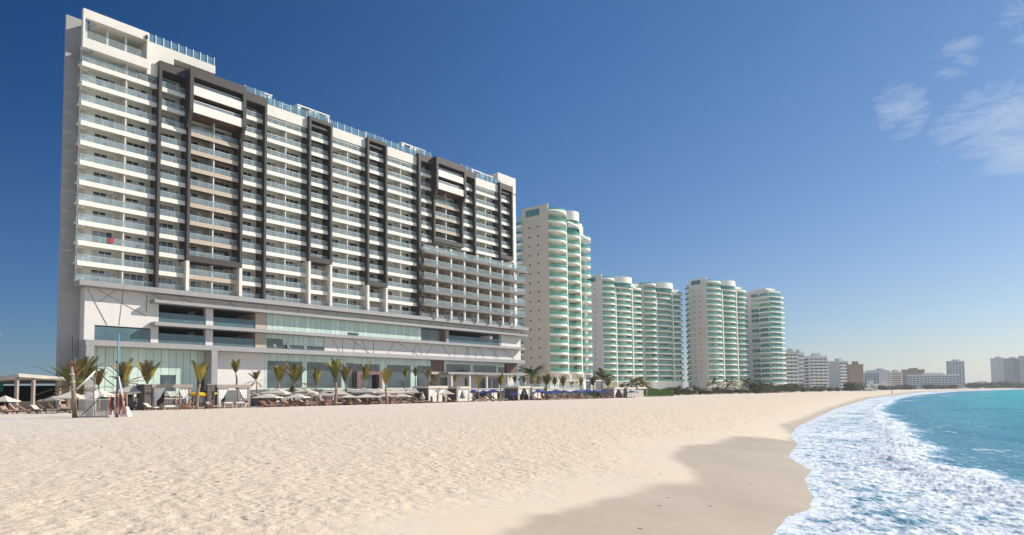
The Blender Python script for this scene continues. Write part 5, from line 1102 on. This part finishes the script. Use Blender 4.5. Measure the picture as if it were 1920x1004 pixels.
for i, (px_, py_, n, zb, st, wf, lab) in enumerate(PL):
    p = at(px_, n, zb); H_ = hz(px_, py_, n) - zb; kz = H_ / PH[st]; kx = kz * wf * 1.3
    if n > -86.5 or zb == 0: p.z = -0.05; H_ = hz(px_, py_, n); kz = H_ / PH[st]; kx = kz * wf * 1.15
    o = thing('palm_tree', lab, 'palm', p, i * 1.3, 'young palms along the hotel beach', (kx, kx, kz)); tk, cr = PV[st][i % len(PV[st])]
    put('trunk', tk, o); put('crown', cr, o)
# clipped hedges, bushes and distant palms ---------------------------------------
def leafy(shape, count, size, mats, seed):
    r = random.Random(seed); h = MB()
    for _ in range(count):
        p = shape(r); n_ = Vector((r.gauss(0, 1), r.gauss(0, 1), r.gauss(0, 1) + .5)).normalized(); a = n_.orthogonal().normalized(); a = (a * math.cos(q := r.uniform(0, 6.28)) + n_.cross(a) * math.sin(q)); b = n_.cross(a); s = size * r.uniform(.6, 1.3)
        h.poly([p - a * s, p + b * s * .5, p + a * s, p - b * s * .5], [(0, 1, 2, 3)], M[mats[0] if r.random() < .65 else mats[1]])
    return h
def hedge(label, px0, px1, n, z1, seed):
    a = at(px0, n); b = at(px1, n); L_ = (b - a).length
    o = thing('hedge', label, 'hedge', a, RZH)
    leafy(lambda r: Vector((r.uniform(0, L_), r.uniform(0, 1.6) if r.random() < .5 else r.uniform(0, .25), z1 * (r.random() ** .7) + .1 * math.sin(r.uniform(0, 9)))), int(260 * L_), .14, ['hedge', 'leaf'], seed).build('foliage', o)
    h = MB()
    for x in np.arange(.5, L_, 1.0): h.tube([(x, .8, 0), (x, .8, z1 * .7)], .03, M['trunk'], 5)
    h.build('stem', o)
hedge('bright green clipped hedge behind the last navy parasols', 1093, 1144, -92, 1.9, 1); hedge('bright green clipped hedge right of the small canopy', 1214, 1265, -90, 1.9, 2)
def bush_mesh(seed, mats):
    r0 = random.Random(seed); lobes = [(Vector((r0.uniform(-1, 1), r0.uniform(-1, 1), r0.uniform(.5, 1.3))), r0.uniform(.45, .9)) for _ in range(7)]
    def sh(r):
        c, R = lobes[r.randrange(7)]; v = Vector((r.gauss(0, 1), r.gauss(0, 1), r.gauss(0, .8))).normalized() * R * r.uniform(.75, 1.08); p = c + v; p.z = max(.02, p.z); return p
    f = leafy(sh, 900, .13, mats, seed).mesh('foliage'); h = MB(); [h.tube([(0, 0, 0), tuple(c)], [.06, .02], M['trunk'], 5) for c, R in lobes[:4]]; return f, h.mesh('stem')
BM = [bush_mesh(i, ['leaf', 'leaf2'] if i % 2 else ['leaf2', 'leaf']) for i in range(5)]
r = random.Random(31); BP = []
for i, px_ in enumerate(np.linspace(1148, 1425, 44)): BP.append((px_ + r.uniform(-4, 4), -104 - (px_ - 1148) * .07 + r.uniform(-3, 3), r.uniform(1.0, 1.7)))
BP = sorted(BP); groupB = 'bushes at the foot of the towers'
for i, (px_, n, s) in enumerate(BP):
    o = thing('bush', 'olive green bush in the planting strip at the foot of the towers', 'bush', at(px_, n, -.05), i, groupB, (s * 1.3, s * 1.3, s)); f, st = BM[i % 5]; put('foliage', f, o); put('stem', st, o)
# the dark belt of trees on the way to the far buildings
r = random.Random(77); TR = []
for px_ in np.arange(1424, 1600, 5.5): TR.append((px_ + r.uniform(-2, 2), 300 + (px_ - 1424) * 1.15, 711 + (px_ - 1424) * .10 + r.uniform(-3, 6)))
for i, (px_, d_, yt) in enumerate(TR):
    p = pd(px_, 735, d_); H_ = pd(px_, yt, d_).z; p.z = -.1
    if i % 3 == 1:
        k = H_ / PH['full']; o = thing('palm_tree', 'dark beach palm in the tree belt before the distant white blocks', 'palm', p, i, 'palms in the far tree belt', (k * .9, k * .9, k)); tk, cr = PV['full'][i % 4]; put('trunk', tk, o); put('crown', cr, o)
    else:
        k = H_ / 2.0 * .85; o = thing('tree', 'dark rounded beach tree in the belt before the distant white blocks', 'tree', p, i, 'trees in the far tree belt', (k * 1.15, k * 1.15, k)); f, st = BM[(i * 2 + 1) % 5]; put('crown', f, o); put('trunk', st, o)
for i, (px_, d_, yt) in enumerate([(1608, 470, 715), (1628, 520, 733), (1652, 640, 722), (1664, 650, 724), (1684, 700, 722), (1700, 720, 720), (1706, 720, 721), (1742, 800, 720), (1752, 810, 719), (1763, 820, 722), (1780, 860, 720), (1790, 870, 722), (1822, 950, 717), (1834, 960, 714), (1846, 980, 715), (1856, 990, 716), (1866, 1000, 718), (1876, 1010, 715), (1886, 1010, 714), (1897, 1020, 718), (1907, 1020, 717), (1916, 1020, 718), (1926, 1020, 716)]):
    p = pd(px_, 735, d_); H_ = pd(px_, yt, d_).z; p.z = -1.0; k = (H_ + 1) / 2.0
    o = thing('tree', 'dark low tree on the shore of the far bay', 'tree', p, i, 'trees round the far bay', (k * 1.5, k * 1.5, k)); f, st = BM[(i * 2 + 1) % 5]; put('crown', f, o); put('trunk', st, o)
# thatched huts
for lab, px_, n, yt, hw in (('thatched hut right of the twin tower, first from the left', 1291, -111, 725, 9), ('thatched hut before the slender tower, second from the left', 1326, -113, 728, 9), ('thatched hut below the wide crowned palms, third from the left', 1366, -116, 726, 11), ('thatched hut before the plain white tower, rightmost', 1396, -116, 727, 10)):
    z = hz(px_, yt, n); R = hw * mpp(px_, n) * 1.1; o = thing('thatched_hut', lab, 'hut', at(px_, n), 0, 'thatched huts beyond the hedge')
    h = MB(); k = 18; P = []
    for f, zz in ((.06, z), (.45, z - .35 * z * .5), (1.0, z * .62), (1.04, z * .56)):
        for j in range(k): a = 2 * math.pi * j / k; q = f * R * (1 + .05 * math.sin(j * 5)); P.append((q * math.cos(a), q * math.sin(a), zz - .05 * (j % 2)))
    h.poly(P, [(l * k + j, (l + 1) * k + j, (l + 1) * k + (j + 1) % k, l * k + (j + 1) % k) for l in range(3) for j in range(k)] + [tuple(range(k))], M['thatch']); h.build('roof', o)
    for a in (0.6, 2.2, 3.8, 5.3): h = MB(); h.tube([(R * .7 * math.cos(a), R * .7 * math.sin(a), 0), (R * .7 * math.cos(a), R * .7 * math.sin(a), z * .7)], .08, M['trunk'], 6); h.build('post', o)

# volleyball corner at the left ---------------------------------------------------
p = gp(141, 784); o = thing('wooden_post', 'weathered wooden post at the left end of the grey net', 'post', p)
top = pd(134, 688, p.y) - p; h = MB(); h.tube([(0, 0, -.2), top * .5 + Vector((.03, 0, 0)), top], [.20, .17, .13], M['trunk'], 9); h.build('pole', o)
tt = pd(132.5, 628, p.y) - p; h = MB(); h.tube([top * .4 + Vector((0, .2, 0)), tt + Vector((0, .2, 0))], .04, M['furn'], 6); h.build('thin_mast', o)
for f in (.55, .7, .85): h = MB(); h.tube([top * f - Vector((0, 0, .06)), top * f + Vector((0, 0, .06))], .2, M['canvas3'], 9); h.build('rope', o)
p2 = gp(219, 783); o2 = thing('tall_pole', 'tall pale blue pole with a dark lower half at the right end of the net', 'pole', p2)
h = MB(); h.tube([(0, 0, -.2), (0, 0, 3.2)], .085, M['cnavy'], 10); h.build('lower_sleeve', o2); zt = pd(219, 626, p2.y).z; h = MB(); h.tube([(0, 0, 3.0), (0, 0, zt)], .06, M['poleblue'], 10); h.build('mast', o2)
nt_ = thing('net', 'sagging grey net stretched between the wooden post and the blue pole', 'net', p)
d = (p2 - p); Ln = d.length; d.normalize(); perp = Vector((-d.y, d.x, 0)); h = MB(); z0, z1 = .12, 1.42
for k in range(40): x = .25 + (Ln - .9) * k / 39; h.bar(d * x + Vector((0, 0, z0)), d * x + Vector((0, 0, z1 + .03 * math.sin(k))), .022, .022, M['canvas3'])
for k in range(15): z = z0 + (z1 - z0) * k / 14; h.bar(d * .25 + Vector((0, 0, z)), d * (Ln - .65) + Vector((0, 0, z)), .022, .022, M['canvas3'])
h.build('mesh', nt_); h = MB(); h.bar(d * .2 + Vector((0, 0, z1 + .04)), d * (Ln - .6) + Vector((0, 0, z1 + .04)), .05, .09, M['drape']); h.build('top_band', nt_)
h = MB(); h.bar(d * .2 + Vector((0, 0, z0 - .05)), d * (Ln - .6) + Vector((0, 0, z0 - .05)), .06, .09, M['canvas3']); h.build('bottom_band', nt_); h = MB(); h.bar(d * .5 + Vector((0, 0, .2)), d * 1.8 + Vector((0, 0, 1.45)), .05, .05, M['furn']); h.build('brace', nt_)
sp = thing('leaning_spar', 'pale diagonal spar rising from the wooden post with dark ropes', 'spar', p)
h = MB(); h.tube([pd(144, 730, p.y) - p, pd(179, 696, p.y + 1) - p], .07, M['drape'], 7); h.build('spar', sp); h = MB(); h.tube([pd(181, 694, p.y + 1) - p, pd(200, 713, p.y + 1) - p, pd(216, 725, p2.y) - p], .035, M['furn'], 6); h.build('rope', sp)
h = MB(); h.tube([pd(180, 695, p.y + 1) - p, pd(176, 735, p.y + 2) - p, pd(178, 782, p.y + 2) - p], .05, M['trunk'], 6); h.build('stay', sp)
p3 = gp(235, 781); o3 = thing('white_pole', 'thin white pole leaning on a white block beside the blue pole', 'pole', p3); h = MB(); h.tube([(0, 0, .4), pd(222, 706, p3.y - .3) - p3], .065, M['drape'], 7); h.build('pole', o3); h = MB(); h.poly([(-.35, -.3, 0), (.4, -.3, 0), (.4, .3, 0), (-.35, .3, 0), (-.15, -.2, .85), (.15, -.2, .8), (.15, .2, .8), (-.15, .2, .85)], [(3, 2, 1, 0), (4, 5, 6, 7), (0, 1, 5, 4), (1, 2, 6, 5), (2, 3, 7, 6), (3, 0, 4, 7)], M['drape']); h.build('block', o3)
def hanging(px_, n0, label, mm, hh=1.75):
    q = gp(px_, 783); o = thing('hanging_cloths', label, 'cloth', q, .3); r = random.Random(int(px_)); h = MB()
    for k in (0, 1, 3, 4):
        x = (k - 2) * .13; P = []
        for l in range(7): z = hh - .25 * l * (hh / 1.75) - .05; P += [(x - .05, .08 * math.sin(k * 3 + l), z), (x + .045, .08 * math.cos(k * 2 + l) + .04, z)]
        h.poly(P, [(2 * l, 2 * l + 1, 2 * l + 3, 2 * l + 2) for l in range(6)], M[mm if k % 3 else 'skin'])
    h.build('cloth', o); h = MB(); h.bar((-.45, 0, hh), (.45, 0, hh), .04, .04, M['pole']); [h.bar((x, 0, 0), (x, 0, hh), .04, .04, M['pole']) for x in (-.42, .42)]; h.build('rail', o)
hanging(211, 0, 'dark red cloths hanging left of the blue pole', 'red'); hanging(227, 0, 'orange red cloths hanging right of the blue pole', 'red', 1.9)
o = thing('stacked_crates', 'white plastic trays stacked under the spar by the net', 'trays', pd(171, 740, 58)); o.location.z = 0; h = MB()
for k in range(3): h.box(-.45, .45, -.3, .3, 1.62 + k * .2, 1.74 + k * .2, M['drape'])
h.build('tray', o); h = MB(); h.box(-.35, .35, -.2, .2, 0, 1.6, M['pole']); h.build('stand', o)

# people ---------------------------------------------------------------------------
def person(label, loc, rz, pose, top, bottom, hgt=1.72, group=None):
    J = {}; s = hgt / 1.72
    if pose == 'stand': J = dict(pel=(0, 0, .93), che=(0, 0, 1.25), nek=(0, 0, 1.45), hea=(0, -.01, 1.60), ls=(-.18, 0, 1.38), le=(-.25, .02, 1.1), lh=(-.26, -.06, .86), rs=(.18, 0, 1.38), re=(.25, .02, 1.1), rh=(.26, -.06, .86), lk=(-.10, -.02, .5), lf=(-.11, .03, .07), rk=(.10, -.02, .5), rf=(.11, .03, .07))
    if pose == 'walk': J = dict(pel=(0, 0, .92), che=(0, -.03, 1.24), nek=(0, -.05, 1.44), hea=(0, -.08, 1.60), ls=(-.18, -.03, 1.37), le=(-.24, .10, 1.12), lh=(-.24, .02, .88), rs=(.18, -.03, 1.37), re=(.24, -.12, 1.12), rh=(.22, -.28, .95), lk=(-.10, -.16, .52), lf=(-.10, -.20, .07), rk=(.10, .06, .50), rf=(.10, .30, .12))
    if pose == 'sit': J = dict(pel=(0, 0, .52), che=(0, .06, .84), nek=(0, .08, 1.04), hea=(0, .04, 1.20), ls=(-.18, .07, .97), le=(-.26, -.02, .72), lh=(-.16, -.25, .64), rs=(.18, .07, .97), re=(.26, -.02, .72), rh=(.16, -.25, .64), lk=(-.12, -.45, .56), lf=(-.12, -.52, .10), rk=(.12, -.45, .56), rf=(.12, -.50, .10))
    if pose == 'lie': J = dict(pel=(0, 0, .52), che=(0, .28, .68), nek=(0, .46, .82), hea=(0, .58, .94), ls=(-.18, .40, .76), le=(-.28, .18, .60), lh=(-.16, -.05, .62), rs=(.18, .40, .76), re=(.28, .18, .60), rh=(.16, -.05, .62), lk=(-.10, -.42, .62), lf=(-.10, -.84, .50), rk=(.12, -.44, .56), rf=(.12, -.86, .48))
    order = list(J); idx = {k: i for i, k in enumerate(order)}; V = [Vector(J[k]) for k in order]
    toes = []
    for f in ('lf', 'rf'): t = Vector(J[f]) + (Vector((0, -.16, -.03)) if pose != 'lie' else Vector((0, -.04, .14))); idx['t' + f] = len(V); V.append(t)
    E_ = [('pel', 'che'), ('che', 'nek'), ('nek', 'hea'), ('che', 'ls'), ('ls', 'le'), ('le', 'lh'), ('che', 'rs'), ('rs', 're'), ('re', 'rh'), ('pel', 'lk'), ('lk', 'lf'), ('pel', 'rk'), ('rk', 'rf'), ('lf', 'tlf'), ('rf', 'trf')]
    hand = []
    for hd, el in (('lh', 'le'), ('rh', 're')):
        b = Vector(J[hd]); d = (b - Vector(J[el])).normalized(); sd = d.cross(Vector((0, 1, 0))).normalized(); pi = len(V); idx['p' + hd] = pi; V.append(b + d * .07); E_.append((hd, 'p' + hd))
    me = bpy.data.meshes.new('person'); me.from_pydata([tuple(v * s) for v in V], [(idx[a], idx[b]) for a, b in E_], [])
    ob = bpy.data.objects.new('person', me); COL.objects.link(ob)
    sk = ob.modifiers.new('s', 'SKIN'); me_sv = me.skin_vertices[0].data
    R = dict(pel=(.15, .12), che=(.16, .11), nek=(.06, .06), hea=(.085, .10), ls=(.065, .06), rs=(.065, .06), le=(.045, .045), re=(.045, .045), lh=(.03, .03), rh=(.03, .03), lk=(.065, .065), rk=(.065, .065), lf=(.042, .045), rf=(.042, .045), tlf=(.035, .025), trf=(.035, .025), plh=(.038, .02), prh=(.038, .02))
    for k, (a, b) in R.items(): me_sv[idx[k]].radius = (a * s, b * s)
    for v in me_sv: v.use_root = False
    me_sv[idx['pel']].use_root = True
    ss = ob.modifiers.new('u', 'SUBSURF'); ss.levels = 1; ss.render_levels = 1
    dg = bpy.context.evaluated_depsgraph_get(); nm = bpy.data.meshes.new_from_object(ob.evaluated_get(dg)); bpy.data.objects.remove(ob)
    mats = ['skin', top, bottom]; [nm.materials.append(M[k]) for k in mats]
    pel, che, nek = Vector(J['pel']) * s, Vector(J['che']) * s, Vector(J['nek']) * s; lk, rk = Vector(J['lk']) * s, Vector(J['rk']) * s
    ax = (nek - pel); Lx = ax.length; ax.normalize()
    def near_seg(c, a, b):
        a = Vector(a) * s; b = Vector(b) * s; t = max(0, min(1, (c - a).dot(b - a) / (b - a).length_squared)); return (c - a - (b - a) * t).length, t
    segs = [(near, k) for near, k in ()]
    for p_ in nm.polygons:
        c = p_.center; best = min(((near_seg(c, J[a], J[b])[0], near_seg(c, J[a], J[b])[1], a, b) for a, b in E_ if a in J and b in J), key=lambda q: q[0]); _, t, a, b = best; k = 0
        if (a, b) in (('pel', 'che'),): k = 1 if t > .18 else 2
        elif (a, b) in (('che', 'nek'),): k = 1 if t < .8 else 0
        elif (a, b) in (('che', 'ls'), ('che', 'rs')): k = 1
        elif (a, b) in (('ls', 'le'), ('rs', 're')): k = 1 if t < .6 else 0
        elif a == 'pel': k = 2
        p_.material_index = k; p_.use_smooth = True
    o = put('person', nm, None, loc, rz); tag(o, label, 'person', group); hd = Vector(J['hea']) * s
    h = MB(); n_ = 10
    P = []
    for l in range(5):
        th = l / 4 * 1.5
        for j in range(n_): a = 2 * math.pi * j / n_; P.append((hd.x + .089 * s * math.sin(th) * math.cos(a), hd.y + .012 + .099 * s * math.sin(th) * math.sin(a) + (.02 if th > 1 else 0), hd.z + .02 * s + .10 * s * math.cos(th)))
    h.poly(P, [(l * n_ + j, l * n_ + (j + 1) % n_, (l + 1) * n_ + (j + 1) % n_, (l + 1) * n_ + j) for l in range(4) for j in range(n_) if not (l == 3 and 5 < j < 10)], M['hair'], True); h.build('hair', o)
    h = MB(); h.tube([(hd.x, hd.y - .095 * s, hd.z + .03), (hd.x, hd.y - .125 * s, hd.z - .005)], [.012, .02], M['skin'], 6)
    h.build('nose', o); 
    for sg in (-1, 1): h = MB(); h.tube([(hd.x + sg * .035, hd.y - .083 * s, hd.z + .035), (hd.x + sg * .035, hd.y - .096 * s, hd.z + .035)], .012, M['hair'], 6); h.build('eye', o)
    for sg, hk in ((-1, 'lh'), (1, 'rh')):           # five fingers on each hand
        b = Vector(J[hk]) * s; el = Vector(J['le' if hk == 'lh' else 're']) * s; d = (b - el).normalized(); sd = Vector((0, 1, 0)) - d * d.y; sd.normalize(); q = b + d * .085 * s; h = MB()
        for k in range(4): st_ = q + sd * (.03 - .02 * k) * s; ln = (.07, .08, .075, .06)[k] * s; h.tube([st_, st_ + d * ln * .6, st_ + d * ln - Vector((sg * .02, 0, 0)) * s], [.010 * s, .009 * s, .007 * s], M['skin'], 5)
        st_ = b + d * .03 * s - sd * .035 * s; h.tube([st_, st_ + (d * .5 - sd) * .04 * s, st_ + (d - sd * .6) * .06 * s], [.011 * s, .01 * s, .008 * s], M['skin'], 5); h.build('fingers', o)
    return o
def gz(px_, py_): q = gp(px_, py_); return q
person('man in a bright blue shirt and red shorts walking along the sand edge', at(820, -81), 1.5, 'walk', 'cblue', 'cred', 1.8)
person('man in an orange top and navy shorts before the square parasols', at(744, -83.5), 1.9, 'walk', 'corange', 'cnavy', 1.78)
person('person in a white shirt and lilac shorts standing right of the white pole', at(257, -89), 2.6, 'stand', 'cwhite', 'clilac', 1.75)
person('person in dark grey standing just left of the person in white', at(247, -90), 1.0, 'stand', 'cgrey', 'cgrey', 1.6)
person('person in a white shirt standing in the middle of the first cabana', at(329, -88), -.5, 'stand', 'cwhite', 'cgrey', 1.7)
person('person in pink and white standing beside the tallest middle palm', at(624, -86.5), .6, 'stand', 'skin', 'cwhite', 1.7)
person('person in a white top standing just right of the tallest middle palm', at(635, -87), 2.0, 'stand', 'cwhite', 'cred', 1.7)
person('person in a long white shirt standing left of the tallest middle palm', at(600, -87), .3, 'stand', 'cwhite', 'cwhite', 1.8)
person('man in dark red leaning near the long white shirt', at(590, -86.5), 2.6, 'stand', 'cred', 'cblack', 1.65)
person('person in black standing left of the folded tan parasol', at(772, -88), .3, 'stand', 'cblack', 'cgrey', 1.7)
person('person sitting on the right massage table in the second cabana, white top', at(450, -86.2) + Vector((0, 0, .22)), -.4, 'sit', 'cwhite', 'clilac', 1.7)
person('person sitting in red brown clothes at the right side of the second cabana', at(462, -85.8), -.2, 'sit', 'cred', 'cwhite', 1.7)
person('person in blue crouching left of the second cabana', at(397, -84.6), -.9, 'sit', 'cblue', 'skin', 1.6)
person('person in orange sitting at the right post of the first cabana', at(355, -84.8), -.6, 'sit', 'corange', 'cred', 1.6)
for i, (px_, t_, b_) in enumerate(sorted([(498, 'cgrey', 'cblack'), (540, 'corange', 'cred'), (566, 'cred', 'cnavy'), (580, 'cwhite', 'corange'), (607, 'skin', 'cnavy'), (648, 'clilac', 'cblack'), (689, 'skin', 'cred'), (716, 'cwhite', 'cblue'), (512, 'skin', 'cred'), (593, 'skin', 'cwhite'), (620, 'corange', 'cnavy'), (661, 'cwhite', 'cgrey'), (729, 'cred', 'cblack'), (743, 'skin', 'cblue'), (770, 'skin', 'cblack'), (905, 'cgrey', 'cblue'), (1020, 'skin', 'corange'), (1056, 'corange', 'cblack'), (1080, 'skin', 'cred'), (1104, 'cwhite', 'cgrey')])):
    j = [k for k, q in enumerate(LP) if q[0] == px_][0]; n = LP[j][1]
    person('sunbather lying on a lounger, %s of the reclining people' % ORD[i], at(px_, n), RZH + (math.pi / 2 - .25 if j % 3 else .15) + .2 * math.sin(j * 5), 'lie', t_, b_, 1.72, 'people lying on loungers')
person('tiny standing person by the white canopy before the slender tower', at(1307, -107), 1.2, 'stand', 'cwhite', 'cwhite', 1.7)
person('tiny standing person in red before the slender tower', at(1391, -110), 1.2, 'stand', 'cred', 'cwhite', 1.7)
person('tiny lone bather walking at the far water edge', Vector((150, 262, ZW + .35)), 1.2, 'walk', 'cblack', 'skin', 1.7)

# ------------------------------------------------------------------ haze
hm = bpy.data.materials.new('haze'); hm.use_nodes = True; t = hm.node_tree; t.nodes.clear()
pv = t.nodes.new('ShaderNodeVolumePrincipled'); pv.inputs['Color'].default_value = (0.88, 0.93, 1.0, 1); pv.inputs['Density'].default_value = 0.00018; pv.inputs['Anisotropy'].default_value = 0.2
ou = t.nodes.new('ShaderNodeOutputMaterial'); t.links.new(pv.outputs[0], ou.inputs['Volume'])
h = MB(); h.box(-6500, 6500, -6500, 6500, -9, 66, hm); hzb = h.build('haze'); tag(hzb, kind='stuff')
